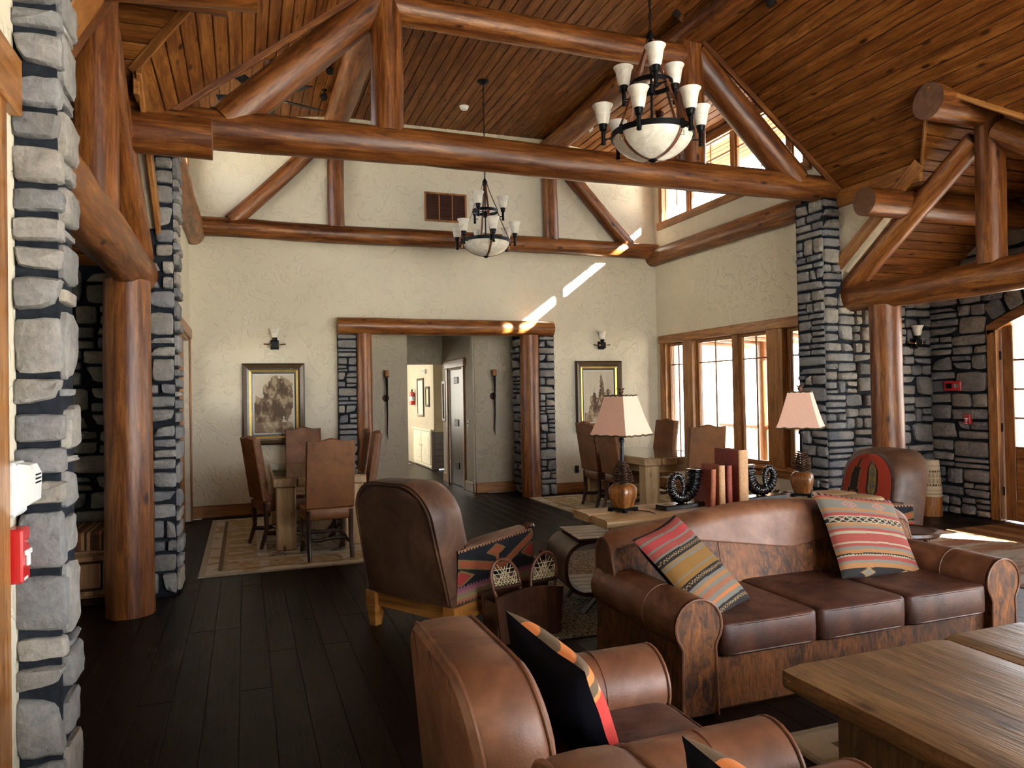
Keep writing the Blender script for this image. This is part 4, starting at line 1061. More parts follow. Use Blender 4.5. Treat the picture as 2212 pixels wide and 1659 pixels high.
pillow('red kilim pillow with black velvet back leaning in the foreground armchair', basis((.965, 2.21, .625), (-.20, .92, .16), (-.40, -.16, .86)), (.44, .45), p_near, .085)
pillow('red pillow corner poking up at the bottom edge of the picture', basis((.985, 1.17, .645), (-.20, .92, .16), (-.40, -.16, .86)), (.44, .45), p_near, .085)

# ---------------------------------------------------------------- coffee table
def plank_top(x0, x1, y0, y1, z0, z1, seed, nx=10, ny=26):
    """thick hand-hewn board along Y with wavy edges, centred on its own middle"""
    cx, cy, cz = (x0+x1)/2, (y0+y1)/2, (z0+z1)/2; rings = []
    for j in range(ny+1):
        y = y0+(y1-y0)*j/ny; e0 = .010*N3(seed, y*2.1, 1)+.004*N3(seed, y*9, 2); e1 = .010*N3(seed+5, y*2.1, 1)+.004*N3(seed+3, y*9, 2)
        a, b = x0+e0, x1+e1; r = .012; ring = []
        for k in range(nx+1):
            x = a+(b-a)*k/nx; zt_ = z1+.0025*N3(x*5, y*2, seed)-(r if k in (0, nx) else 0); ring.append((x-cx, y-cy, zt_-cz))
        ring += [(b-cx+.004, y-cy, (z0+z1)/2-cz), (b-cx, y-cy, z0+r-cz), (b-r-cx, y-cy, z0-cz), (a+r-cx, y-cy, z0-cz), (a-cx, y-cy, z0+r-cz), (a-.004-cx, y-cy, (z0+z1)/2-cz)]
        rings.append(ring)
    return loft(rings), (cx, cy, cz)
MAT['coffee_y'] = wood('weathered_oak_plank_y', (.085, .043, .016), (.195, .103, .037), (.30, .17, .068), .44, .08, long='y', hue=.1, bumps=.8, rings=.45)
ct = thing('coffee_table', 'low table of thick weathered oak planks in the right foreground', 'table', (2.9, 1.7, 0))
for i, (a, b, y1) in enumerate(((2.07, 3.005, 2.475), (3.005, 3.56, 2.50), (3.56, 4.05, 2.49))):
    mb, c = plank_top(a, b, .65, y1, .365, .452, 3.3*i+1); obj('plank', mb, MAT['coffee_y'], ct, T(*c), local=False, smooth=40)
for y in (1.98, 1.05):
    mb = MB(); mb.cbox((-.22, -.26, 0), (.22, .26, .365), .012); obj('leg', mb, MAT['coffee_z'], ct, T(2.34, y, 0), local=False, smooth=0); obj('leg', mb, MAT['coffee_z'], ct, T(3.62, y, 0), local=False, smooth=0)

# ---------------------------------------------------------------- club chairs with kilim sides
def k_side(u, v):
    """u 0 back .. 1 front, v 0 bottom .. 1 top"""
    if v < .30:
        w = v+.012*(1 if ((u*26) % 1) < .5 else -1)
        return bands(w, [(.03, (.05, .045, .03)), (.07, (.34, .10, .05)), (.11, (.28, .14, .06)), (.16, (.24, .18, .085)), (.20, (.19, .15, .09)), (.24, (.28, .11, .11)), (.5, (.20, .07, .10))])
    if v < .335: return (.20, .07, .10) if ((u*26) % 1) < .45 else BLK
    if v > .945: return (.30, .15, .07) if (((u*26) % 1) < .5 or v > .975) else BLK
    ck, yl, og = (.008, .008, .013), (.16, .105, .03), (.25, .062, .024)
    cy = .76-.30*(u/.55) if u < .55 else .46+.40*((u-.55)/.42)
    d = abs(v-cy)
    if d < .065 and .02 < u < .985: return og
    if d < .085 and .0 < u < 1: return yl
    q = abs(u-.48)/.13+abs(v-.80)/.13
    if q < .80: return og
    if q < 1: return yl
    if abs(u-.50) < .018 and .46 < v < .72: return og
    for cu, cv, su in ((.04, .47, .17), (.97, .60, .15)):
        q = abs(u-cu)/su+abs(v-cv)/.16
        if q < .75: return (.26, .025, .022)
        if q < 1: return yl
    return ck
def k_back(u, v):
    rd, yl, bk_ = (.40, .045, .02), (.27, .19, .05), (.03, .018, .012)
    a = abs(u-.66); top = 1-abs(v-.62)/.30
    if 0 < top:
        wd = .095*min(1, top*2.4)
        if a < wd*.72:
            q = (v*5.5) % 1
            return (.14, .13, .12) if abs(q-.5)*2*.09 > a*1.4 and q > .1 else yl
        if a < wd*1.15: return bk_
    a = abs(u-.27-.06*(v-.5)); w = .02 if v > .78 else (.09 if v > .45 else .13+.05*(.45-v))
    if v < .92:
        if a < w*.55 and v < .42: return (.30, .12, .05)
        if a < w: return bk_
        if a < w+.022: return yl
    if v < .12: return bk_ if ((u*5) % 1) < .5 else (.20, .13, .10)
    return rd
LC, HN, DW = MAT['leather_club'], MAT['honey'], MAT['darkwood']
def club_chair(label, loc, rz_):
    t = thing('club_chair', label, 'armchair', loc, rz_, 'club chairs with kilim panels')
    # back: leather barrel with an arched top, leaning back
    o = rounded(.365, .25, 1.045, .24, 14); o = [(p*(1+.10*(1-(q-.25)/.795)), q) for p, q in o]; rings = []
    lean = lambda q: max(0, q-.25)*.22
    for y, d in ((.17, .045), (.20, .012), (.26, 0), (.34, -.004), (.42, .0), (.445, .006)): rings.append([(p, y+lean(q)*(.8 if y < .3 else 1), q) for p, q in inset(o, d)])
    b = obj('backrest', loft(rings), LC, t)
    ip = inset(o, .075); V = [(p, .449+lean(q)+.015*(1-(p/.34)**2), q) for p, q in ip]
    mb = MB(); mb.grid(lambda u, v: (lambda q: (lambda w_: (w_*(2*u-1), .452+lean(q)+.018*(1-(2*u-1)**2), q))(max(.02, (.385-.05*(q-.25)/.795)*(1-max(0, (q-.76)/.262)**2.6)**.5)))(.255+.755*v), 16, 24); obj('outside_back', mb, LC, b)
    pp = [(p*.99, .452+lean(q), q) for p, q in inset(o, .028)]
    mb = MB(); mb.tube(pp, .007, 6); obj('piping', mb, LC, b)
    nl = MB()
    for i in range(len(pp)-1):
        a_, b_ = Vector(pp[i]), Vector(pp[i+1]); m = max(1, int((b_-a_).length/.017))
        for k in range(m):
            p = a_.lerp(b_, k/m); nl.lathe([(.006, 0), (.004, .004)], 6, (p.x, p.y, p.z))
    setp(obj('nail_trim', nl, MAT['rust'], b), kind='stuff')
    mb = MB(); mb.grid(lambda u, v: (lambda q: (lambda w_: (w_*(2*u-1), .166+lean(q)*.8-.03*(1-(2*u-1)**2), q))(max(.02, .31*(1-max(0, (q-.70)/.31)**2.4)**.5)))(.42+.585*v), 60, 60, colfn=k_back); obj('inside_back', mb, MAT['kilim'], t)
    # arms
    for s_ in (-1, 1):
        mb = MB(); mb.prism([(.34, .25), (.34, .60), (-.36, .625), (-.42, .52), (-.42, .25)], s_*.40, s_*.29, 'x'); a_ = obj('arm', mb, LC, t)
        mb = MB(); mb.grid(lambda u, v: (s_*.403, .40-.80*u-.02*v, .255+(.345+.03*u)*v), 110, 60, colfn=k_side); obj('kilim_panel', mb, MAT['kilim'], a_)
        mb = MB(); mb.tube([(s_*.345, .30, .60), (s_*.345, 0, .615), (s_*.345, -.34, .63)], [.055, .06, .05], 12, squash=.5); obj('arm_pad', mb, LC, a_)
        mb = MB(); x = s_*.36; path = [(x, -.39, .645), (x, -.425, .625), (x, -.425, .56), (x, -.42, .48), (x, -.43, .40), (x, -.47, .36), (x, -.53, .35), (x, -.575, .375), (x, -.585, .41), (x, -.56, .425)]
        mb.tube(path, [.03, .032, .028, .026, .03, .036, .036, .03, .024, .014], 10); mb.lathe([(.0, -.03), (.022, -.02), (.03, 0), (.022, .02), (0, .03)], 10, (x+s_*.025, -.415, .64)); mb.lathe([(.0, -.03), (.02, -.02), (.028, 0), (.02, .02), (0, .03)], 10, (x-s_*.02, -.43, .62))
        obj('arm_scroll', mb, DW, a_)
    obj('seat_cushion', soft_box(.56, .66, .19, .3, 32, 12, .02), LC, t, T(0, -.12, .38))
    mb = MB(); mb.cbox((-.36, -.42, .25), (.36, .3, .30), .01); obj('seat_deck', mb, LC, t, smooth=0)
    # wooden frame
    for y in (-.40, .40):
        mb = MB(); mb.cbox((-.33, -.018, -.055), (.33, .018, .055), .005); obj('rail', mb, HN, t, T(0, y, .195), smooth=0)
    for x in (-.375, .375):
        mb = MB(); mb.cbox((-.35, -.018, -.055), (.35, .018, .055), .005); obj('rail', mb, HN, t, T(x, 0, .195) @ R(pi/2, 'Z'), smooth=0)
        for y in (-.38, .40):
            mb = MB(); r4 = lambda h, z: [(-h, -h, z), (h, -h, z), (h, h, z), (-h, h, z)]
            loft([r4(.028, 0), r4(.045, .13), r4(.048, .14), r4(.048, .25)], mb); obj('leg', mb, HN, t, T(x, y, 0), smooth=0)
    return t
club_chair('brown leather club chair with black and orange kilim side seen from behind', (1.385, 5.075, 0), radians(121.5))
club_chair('club chair with a red kilim back in front of the right log post', (4.99, 5.13, 0), radians(262))

# ---------------------------------------------------------------- dining chairs and tables
LD = MAT['leather_chair']
def dining_chair():
    t = thing('dining_chair', 'x', 'dining chair', (0, 0, 0), 0, 'leather dining chairs')
    top = lambda x: 1.155+.035*cos(min(1, abs(x)/.15)*pi/2)**2+.012*(abs(x)/.25)**3
    n = 22; oc = [(-.235, .50)]+[(-.235+.47*i/n, top(-.235+.47*i/n)) for i in range(n+1)]+[(.235, .50)]
    rings = []; lean = lambda q: -.16*(q-.46)**1.3
    for y, d in ((.03, .03), (.038, .008), (0, 0), (-.03, 0), (-.042, .012)):
        rings.append([(p, -.20+y+lean(q), q) for p, q in inset(oc, d)])
    b = obj('backrest', loft(rings), LD, t)
    for s_ in (-1, 1):
        piping(b, [(s_*.17, -.243+lean(q)+.0, q) for q in (.52, .7, .9, 1.1, 1.15)], .003, LD, name='seam')
    nl = MB()
    for s_ in (-1, 1):
        for k in range(30): q = .53+.62*k/29; nl.lathe([(.0075, 0), (.005, .004), (0, .006)], 6, (s_*.237, -.212+lean(q), q))
    for k in range(15): x = -.22+.44*k/14; nl.lathe([(.0065, 0), (.004, .004)], 6, (x, .235, .412)); nl.lathe([(.0065, 0), (.004, .004)], 6, (x, -.222, .412))
    for s_ in (-1, 1):
        for k in range(14): nl.lathe([(.0065, 0), (.004, .004)], 6, (s_*.243, -.2+.42*k/13, .412))
    setp(obj('nail_trim', nl, MAT['brass'], t), kind='stuff')
    obj('seat', soft_box(.485, .47, .13, .25, 32, 12, .018), LD, t, T(0, .005, .445))
    for s_ in (-1, 1):
        mb = MB(); mb.tube([(s_*.20, .20, .40), (s_*.20, .215, .33), (s_*.20, .20, .22), (s_*.20, .185, .13), (s_*.20, .215, .06), (s_*.20, .245, .025), (s_*.20, .235, .0)], [.03, .034, .026, .022, .026, .03, .022], 10); obj('leg', mb, DW, t)
        mb = MB(); mb.tube([(s_*.205, -.21, .48), (s_*.205, -.205, .36), (s_*.205, -.20, .2), (s_*.205, -.235, .08), (s_*.205, -.26, 0)], [.026, .026, .023, .022, .02], 10); obj('leg', mb, DW, t)
        mb = MB(); mb.tube([(s_*.20, -.20, .16), (s_*.20, -.07, .145), (s_*.20, .06, .165), (s_*.20, .19, .15)], .018, 8, squash=1.3); obj('stretcher', mb, DW, t)
    mb = MB(); mb.tube([(-.20, 0, .155), (-.07, 0, .145), (.07, 0, .165), (.20, 0, .155)], .018, 8); obj('stretcher', mb, DW, t)
    mb = MB(); mb.tube([(-.20, .19, .19), (-.09, .19, .21), (0, .19, .195), (.09, .19, .21), (.20, .19, .19)], .02, 8); obj('stretcher', mb, DW, t)
    return t
dc = dining_chair(); used = []
def put_chair(x, y, deg, label):
    if not used:
        used.append(1); M = T(x, y, .014) @ R(radians(deg), 'Z'); dc.matrix_world = M; WM[dc] = M; dc['label'] = label; return
    dup(dc, (x, y, .014), radians(deg), label)
put_chair(.76, 7.60, 4, 'tall leather dining chair with its back to the camera at the left table')
put_chair(.75, 10.12, 180, 'tall leather dining chair at the far end of the left table below the picture')
put_chair(.34, 8.44, -74, 'tall leather dining chair on the wall side of the left table')
put_chair(1.12, 9.22, 84, 'farther leather dining chair on the portal side of the left table')
put_chair(1.15, 8.62, 86, 'nearer leather dining chair on the portal side of the left table')
put_chair(5.10, 7.55, -6, 'leather dining chair at the right table directly behind the tall books')
put_chair(5.48, 9.22, 94, 'leather dining chair on the window side of the right table')
put_chair(4.76, 9.26, -88, 'farther dining chair beside the peach lamp shade at the right table')
put_chair(4.78, 8.66, -86, 'nearer dining chair hidden partly by the left table lamp')
def dining_table(label, x, y0, y1):
    t = thing('dining_table', label, 'table', (x, (y0+y1)/2, .014), 0, 'oak dining tables')
    L = y1-y0
    for i in range(4):
        mb = MB(); mb.cbox((-.118, -L/2, -.045), (.118, L/2, .045), .01); obj('top_plank', mb, MAT['table_y'], t, T(-.36+.24*i, 0, .705), smooth=0)
    for sy in (-1, 1):
        mb = MB(); mb.cbox((-.42, -.03, -.05), (.42, .03, .05), .006); obj('apron', mb, MAT['table'], t, T(0, sy*(L/2-.12), .61), smooth=0)
        for sx in (-1, 1):
            mb = MB(); mb.cbox((-.10, -.09, 0), (.10, .09, .66), .012); obj('leg', mb, MAT['table_z'], t, T(sx*.35, sy*(L/2-.12), 0), smooth=0)
    mb = MB(); mb.cbox((-.25, -.04, 0), (.25, .04, .66), .01); obj('centre_panel', mb, MAT['table_z'], t, T(0, 0, 0), smooth=0)
    mb = MB(); mb.cbox((-.46, -L/2+.03, 0), (.46, L/2-.03, .010), .003); obj('glass_top', mb, MAT['tableglass'], t, T(0, 0, .7515), smooth=0)
    return t
dining_table('bleached oak dining table with glass top on the left rug', .745, 7.95, 9.80)
dining_table('bleached oak dining table with glass top near the window', 5.12, 7.95, 9.80)
# ---------------------------------------------------------------- console table behind the sofa
cs = thing('console_table', 'long oak console table standing behind the sofa', 'table', (3.3, 4.42, 0))
CZ = .785
for i, (a, b) in enumerate(((4.17, 4.42), (4.425, 4.68))):
    mb, c = plank_top(a, b, -4.46, -2.15, CZ-.055, CZ, 7.7+i)
    obj('plank', mb, MAT['table_y'], cs, R(pi/2, 'Z') @ T(*c), local=False, smooth=40)
for x in (2.45, 4.15):
    mb = MB(); mb.cbox((-.06, -.20, 0), (.06, .20, CZ-.055), .01); obj('leg', mb, MAT['table_z'], cs, T(x, 4.42, 0), local=False, smooth=0)
# ---------------------------------------------------------------- table lamps
def sq_ring(h, z, n=6, e=.35):
    k = 24; return [(h*sp(cos(2*pi*(i+.5)/k), e), h*sp(sin(2*pi*(i+.5)/k), e), z) for i in range(k)]
def table_lamp(label, loc, rz_):
    t = thing('table_lamp', label, 'lamp', loc, rz_, 'pine cone table lamps on the console')
    mb = MB(); mb.cbox((-.075, -.075, .012), (.075, .075, .028), .004)
    for x in (-1, 1):
        for y in (-1, 1): mb.cbox((x*.06-.016, y*.06-.016, 0), (x*.06+.016, y*.06+.016, .014), .003)
    obj('foot', mb, MAT['iron'], t, smooth=0)
    obj('wooden_body', loft([sq_ring(r, z) for r, z in ((.055, .028), (.062, .05), (.074, .09), (.080, .125), (.077, .155), (.062, .178), (.05, .185))]), MAT['potwood'], t)
    mb = MB(); rg_ = random.Random(7)
    for i in range(9):
        z = .18+.018*i; r = .066*(1-(i/10.5)**1.6)+.008
        for k in range(9):
            a = 2*pi*k/9+i*.7; d = Vector((cos(a), sin(a), .35)); s_ = Vector((-sin(a), cos(a), 0)); p = Vector((0, 0, z)); o_ = p+d*r
            mb.add([p+s_*.006, p-s_*.006, o_-s_*.016, o_+d*.006+Vector((0, 0, .006)), o_+s_*.016, p+Vector((0, 0, .012))], [(0, 1, 2, 3, 4), (5, 4, 3), (5, 3, 2), (5, 2, 1), (5, 0, 4), (5, 1, 0)])
    obj('pine_cone', mb, MAT['cone'], t, smooth=20)
    mb = MB()
    for k in range(4): a = pi/4+pi/2*k; mb.tube([(.008*cos(a), .008*sin(a), .33), (.008*cos(a+.2), .008*sin(a+.2), .56)], .006, 6)
    mb.lathe([(.016, .47), (.02, .475), (.02, .49), (.014, .50)], 10); mb.tube([(0, 0, .55), (0, 0, .80)], .004, 6)
    obj('stem', mb, MAT['iron'], t)
    h0, h1, z0, z1 = .155, .078, .52, .79
    r4 = lambda h, z: [(-h, -h, z), (h, -h, z), (h, h, z), (-h, h, z)]
    mb = MB(); loft([r4(h0+(h1-h0)*(k/6)**.85, z0+(z1-z0)*k/6) for k in range(7)], mb, capped=False); loft([r4(h0-.004+(h1-h0)*(k/6)**.85, z0+(z1-z0)*k/6) for k in range(7)], mb, capped=False)
    sh = obj('lamp_shade', mb, MAT['shade'], t, smooth=30)
    for h, z, r in ((h0, z0, .006), (h1, z1, .005)):
        mb = MB(); pts = []
        c4 = [(-h, -h), (h, -h), (h, h), (-h, h)]
        for i in range(4):
            a, b = c4[i], c4[(i+1) % 4]
            for k in range(10): pts.append((a[0]+(b[0]-a[0])*k/10, a[1]+(b[1]-a[1])*k/10, z+.004*sin(k*2.4+i)))
        mb.tube(pts, r, 5, closed=True); obj('braid_trim', mb, MAT['braid'], sh)
    mb = MB()
    for k in range(4):
        a = pi/2*k+.4; mb.tube([(h1*cos(a), h1*sin(a), z1), (h1*1.1*cos(a+.2), h1*1.1*sin(a+.2), z1-.03), (h1*1.22*cos(a+.1), h1*1.22*sin(a+.1), z1-.055)], [.004, .007, .002], 5)
    mb.lathe([(.004, z1+.0), (.014, z1+.012), (.02, z1+.026), (.013, z1+.045), (.002, z1+.055)], 8)
    for k in range(5): a = 1.256*k; mb.tube([(0, 0, z1+.02), (.02*cos(a), .02*sin(a), z1+.045), (.03*cos(a), .03*sin(a), z1+.052)], [.004, .005, .001], 5)
    obj('twig_finial', mb, MAT['cone'], sh)
    return t
table_lamp('peach shaded pine cone lamp on the left end of the console', (2.425, 4.46, CZ), radians(24))
table_lamp('peach shaded pine cone lamp on the right end of the console', (3.965, 4.47, CZ), radians(40))
mb = MB(); mb.tube([(2.47, 4.44, CZ+.006), (2.53, 4.40, CZ+.004), (2.56, 4.33, CZ+.004), (2.55, 4.25, CZ+.004)], .003, 5); obj('lamp_cord', mb, MAT['black'], None, label='thin dark cord trailing from the left lamp across the console', cat='cord')
# ---------------------------------------------------------------- ram horn sculptures
def ram_horn(label, loc, rz_, flip=1, lit=False):
    t = thing('ram_horn_sculpture', label, 'sculpture', loc, rz_, 'black ram horn bookends')
    mb = MB(); mb.cbox((-.20, -.055, 0), (.20, .055, .034), .004); obj('plinth', mb, MAT['horn'], t, smooth=0)
    K = [(.122, .250, .058), (.118, .205, .056), (.110, .155, .053), (.088, .110, .050), (.050, .076, .047), (0, .058, .044), (-.050, .068, .040), (-.092, .100, .036), (-.112, .148, .032), (-.104, .195, .028), (-.070, .220, .025), (-.032, .205, .022), (-.014, .165, .019), (-.014, .120, .016), (-.028, .080, .012)]
    pts = []; rad = []; n = len(K); ss = 14
    for i in range(n-1):
        p0, p1, p2, p3 = K[max(0, i-1)], K[i], K[i+1], K[min(n-1, i+2)]
        for k in range(ss):
            q = k/ss; c_ = [.5*((2*p1[m])+(-p0[m]+p2[m])*q+(2*p0[m]-5*p1[m]+4*p2[m]-p3[m])*q*q+(-p0[m]+3*p1[m]-3*p2[m]+p3[m])*q**3) for m in range(3)]
            s_ = (i+q)/(n-1); pts.append((flip*c_[0], .045*(.35-s_) if s_ > .35 else 0, c_[1]+.012)); rad.append(c_[2]*.88*(1+.13*sin((i*ss+k)*2*pi/6.5)))
    mb = MB(); mb.tube(pts, rad, 14); obj('horn', mb, MAT['horn'], t, smooth=50)
    mb = MB(); mb.lathe([(.02, .034), (.014, .05)], 10, (flip*.02, 0, 0)); obj('pin', mb, MAT['brass'], t)
    return t
ram_horn('black ram horn sculpture with its mouth up left of the books', (2.86, 4.40, CZ), radians(10))
ram_horn('black ram horn sculpture half hidden right of the tall books', (3.575, 4.46, CZ), radians(4), -1)
# ---------------------------------------------------------------- big books
def book(label, loc, rz_, w, d, h, cover, spine, tilt=0):
    """spine towards -Y, thickness w along X"""
    M = T(*loc) @ R(rz_, 'Z') @ R(tilt, 'Y'); t = thing('book', label, 'book', M=M, group='tall books on the console')
    for s_ in (-1, 1):
        mb = MB(); mb.cbox((s_*(w/2-.003)-.003, -d/2, 0), (s_*(w/2-.003)+.003, d/2, h), .0015); obj('cover', mb, cover, t, smooth=0)
    mb = MB(); pts = [(-w/2, -d/2+.004)]+[(-w/2*cos(pi*i/10), -d/2-.014*sin(pi*i/10)) for i in range(11)]+[(w/2, -d/2+.004)]
    mb.prism(pts, 0, h, 'z'); obj('spine', mb, spine, t, smooth=40)
    mb = MB(); mb.box((-w/2+.006, -d/2+.004, .006), (w/2-.006, d/2-.006, h-.006)); obj('pages', mb, MAT['page'], t, smooth=0)
    return t
B4 = CZ
book('tallest red book with a tan rounded spine on the console', (3.30, 4.44, B4), radians(2), .080, .27, .39, MAT['bookred'], MAT['booktan'])
book('shorter rust book with a narrow tan spine on the console', (3.115, 4.40, B4), radians(2), .050, .20, .29, MAT['bookrust'], MAT['booktan'])
book('thin maroon book standing between the rust book and tallest book', (3.185, 4.41, B4), radians(2), .040, .20, .285, MAT['bookdark'], MAT['bookred'])
book('small red book leaning beside the left ram horn', (3.045, 4.41, B4), radians(2), .040, .19, .265, MAT['bookred'], MAT['bookrust'], radians(3))
# ---------------------------------------------------------------- snowshoe magazine rack
sr = thing('snowshoe_rack', 'dark wooden magazine rack with two laced snowshoe tips', 'magazine rack', (1.70, 4.50, 0), radians(12))
o = [(-.19, .02), (.19, .02), (.215, .30)]+[(.215-.43*i/12, .30+.03*sin(pi*i/12)) for i in range(1, 12)]+[(-.215, .30)]
for y, nm in ((-.07, 'front_board'), (.085, 'rear_board')):
    mb = MB(); mb.prism([(p*.95, q) for p, q in o], y-.009, y+.009, 'y'); obj(nm, mb, MAT['walnut'], sr, smooth=0)
mb = MB(); mb.cbox((-.18, -.07, .02), (.18, .085, .04), .004); obj('bottom_board', mb, MAT['walnut'], sr, smooth=0)
for s_ in (-1, 1):
    mb = MB(); mb.cbox((s_*.185-.008, -.07, .02), (s_*.185+.008, .085, .26), .004); obj('end_board', mb, MAT['walnut'], sr, smooth=0)
    # the snowshoe tip
    cx_ = s_*.105; tl = s_*.16; pts = []
    for i in range(25):
        a = -.15*pi+1.30*pi*i/24; r = .080 if True else 0
        x = cx_+r*cos(a)*(1.0 if sin(a) > 0 else 1.0); z = .385+.125*sin(a) if sin(a) > 0 else .385+.22*sin(a)
        pts.append((x+tl*(z-.3)*.9, -.03+.10*(z-.3), z))
    mb = MB(); mb.tube(pts, .009, 8); sn = obj('snowshoe_frame', mb, MAT['strap'], sr)
    mb = MB(); z = .345; mb.tube([(cx_-.078+tl*.04, -.03, z), (cx_+.078+tl*.04, -.03, z)], .012, 8); obj('crossbar', mb, MAT['walnut'], sn)
    mb = MB()
    for k in range(-4, 5):
        for sl2 in (1, -1):
            x0 = cx_+k*.019; 
            for j in (0,):
                za, zb = .352, .352+.135*max(.12, 1-(k/5)**2)
                xa, xb = x0, max(cx_-.072, min(cx_+.072, x0+sl2*.05))
                q = max(.1, 1-((xb-cx_)/.08)**2)**.5; zb = min(zb, .385+.118*q)
                mb.tube([(xa+tl*(za-.3)*.9, -.03+.1*(za-.3), za), (xb+tl*(zb-.3)*.9, -.03+.1*(zb-.3), zb)], .0022, 4)
    for z in (.375, .40, .425, .45):
        q = max(.1, 1-((z-.385)/.125)**2)**.5*.078; mb.tube([(cx_-q+tl*(z-.3)*.9, -.03+.1*(z-.3), z), (cx_+q+tl*(z-.3)*.9, -.03+.1*(z-.3), z)], .0022, 4)
    setp(obj('lacing', mb, MAT['gut'], sn), kind='stuff')
for o_ in KIDS[sr]: o_.matrix_basis = Matrix.Diagonal((1.27, 1.15, 1.06, 1)) @ o_.matrix_basis
# ---------------------------------------------------------------- bentwood oval side table
ov = thing('oval_side_table', 'bentwood oval side table beside the sofa arm', 'table', (2.44, 4.96, .022), radians(-8))
def stad(rx, rz_, cz, n=40):
    return [(rx*sp(cos(2*pi*i/n), .62), cz+rz_*sp(sin(2*pi*i/n), .80)) for i in range(n)]
o1, o2 = stad(.30, .205, .325), stad(.275, .18, .325); mb = MB(); n = len(o1); V = []
for y in (-.26, .26): V += [(p, y, q) for p, q in o1]+[(p, y, q) for p, q in o2]
F = []
for i in range(n):
    j = (i+1) % n; F += [(i, j, 2*n+j, 2*n+i), (n+i, 3*n+i, 3*n+j, n+j), (i, n+i, n+j, j), (2*n+i, 2*n+j, 3*n+j, 3*n+i)]
mb.add(V, F); obj('oval_band', mb, MAT['walnut'], ov)
for k in range(5):
    for zc, hw__ in ((.533, .19), (.152, .17)):
        mb = MB(); mb.cbox((-hw__, -.05, -.006), (hw__, .05, .006), .003); obj('slat', mb, MAT['coffee'], ov, T(0, -.208+.104*k, zc), smooth=0)
for y in (-.22, .22):
    for s_ in (-1, 1):
        mb = MB(); mb.tube([(s_*.05, y, .12), (s_*.16, y, 0)], .022, 6); obj('leg', mb, MAT['walnut'], ov)
# ---------------------------------------------------------------- rugs
def rug(name, label, x0, x1, y0, y1, fn, nx, ny, mat='rug', th_=.012, bump=.002, rz_=0):
    t = None; mb = MB(); cx_, cy_ = (x0+x1)/2, (y0+y1)/2
    mb.grid(lambda u, v: (x0+(x1-x0)*u-cx_, y0+(y1-y0)*v-cy_, th_+bump*N3(u*60, v*60, 2)), nx, ny, colfn=fn)
    w, d = (x1-x0)/2, (y1-y0)/2; e = .004
    mb.add([(-w-e, -d-e, 0), (w+e, -d-e, 0), (w+e, d+e, 0), (-w-e, d+e, 0), (-w, -d, th_), (w, -d, th_), (w, d, th_), (-w, d, th_)], [(0, 1, 5, 4), (1, 2, 6, 5), (2, 3, 7, 6), (3, 0, 4, 7), (3, 2, 1, 0)], 0, [(.30, .26, .18)]*5 if fn else None)
    return obj(name, mb, MAT[mat], None, T(cx_, cy_, .001) @ R(rz_, 'Z'), label=label, cat='rug', smooth=20)
def mk_rug_fn(w, h, light):
    def fn(u, v):
        x, y = u*w, v*h; d = min(x, w-x, y, h-y)
        cr_, bg_, gr, gd = (.68, .65, .54), (.44, .34, .19), (.24, .235, .19), (.52, .41, .22)
        n1 = N3(x*7, y*7, 3.3); n2 = N3(x*16, y*16, 8.8)
        if d < .05: return (.50, .48, .38)
        if d < .16: return cr_ if n1 > -.22 else gd
        if d < .19: return (.25, .2, .12)
        if d < .52:
            q = abs(((x if min(y, h-y) < .52 else y)*2.6) % 1-.5)
            if q < .10 and abs(d-.35) < .12: return cr_
            return gd if n1+n2*.5 > .08 else ((.60, .52, .35) if n1 > -.30 else bg_)
        if d < .62: return cr_ if n2 > -.25 else (.50, .50, .46)
        k = abs(N3(x*5, y*5, 1.7)); k2 = abs(N3(x*5+9, y*5, 4.1))
        if k < .07 or k2 < .055: return gr
        return (.60, .58, .48) if n1 > -.05 else (.48, .42, .29)
    return fn
rug('area_rug', 'pale patterned rug with gold border under the left dining table', -.41, 1.97, 7.14, 10.40, mk_rug_fn(2.38, 3.26, 1), 120, 160)
rug('area_rug', 'tan patterned rug under the right dining table', 4.06, 6.35, 7.14, 10.42, mk_rug_fn(2.29, 3.28, 0), 110, 150)
rug('shag_rug', 'speckled grey wool rug behind the sofa', 1.74, 4.4, 4.38, 6.66, None, 150, 130, 'shag', .022, .007)
rug('area_rug', 'grey and rust rug under the low plank table', 2.27, 5.4, .6, 2.76, mk_rug_fn(3.1, 2.2, 1), 90, 60)
def stripe_rug(u, v):
    k = N3(u*2.0, v*22, 5)+.4*N3(u*9, v*40, 2)
    return (.42, .41, .36) if k > .05 else ((.34, .28, .21) if k > -.25 else (.30, .17, .12))
rug('area_rug', 'faded pale striped rug on the floor before the entry', 5.74, 7.24, 3.3, 5.80, stripe_rug, 60, 110)
rug('area_rug', 'brown door rug just inside the arched entry door', 7.27, 8.22, 3.9, 5.98, lambda u, v: (.16, .085, .04) if abs(((u*3) % 1)-.5) < .28 else (.28, .17, .075), 40, 60)
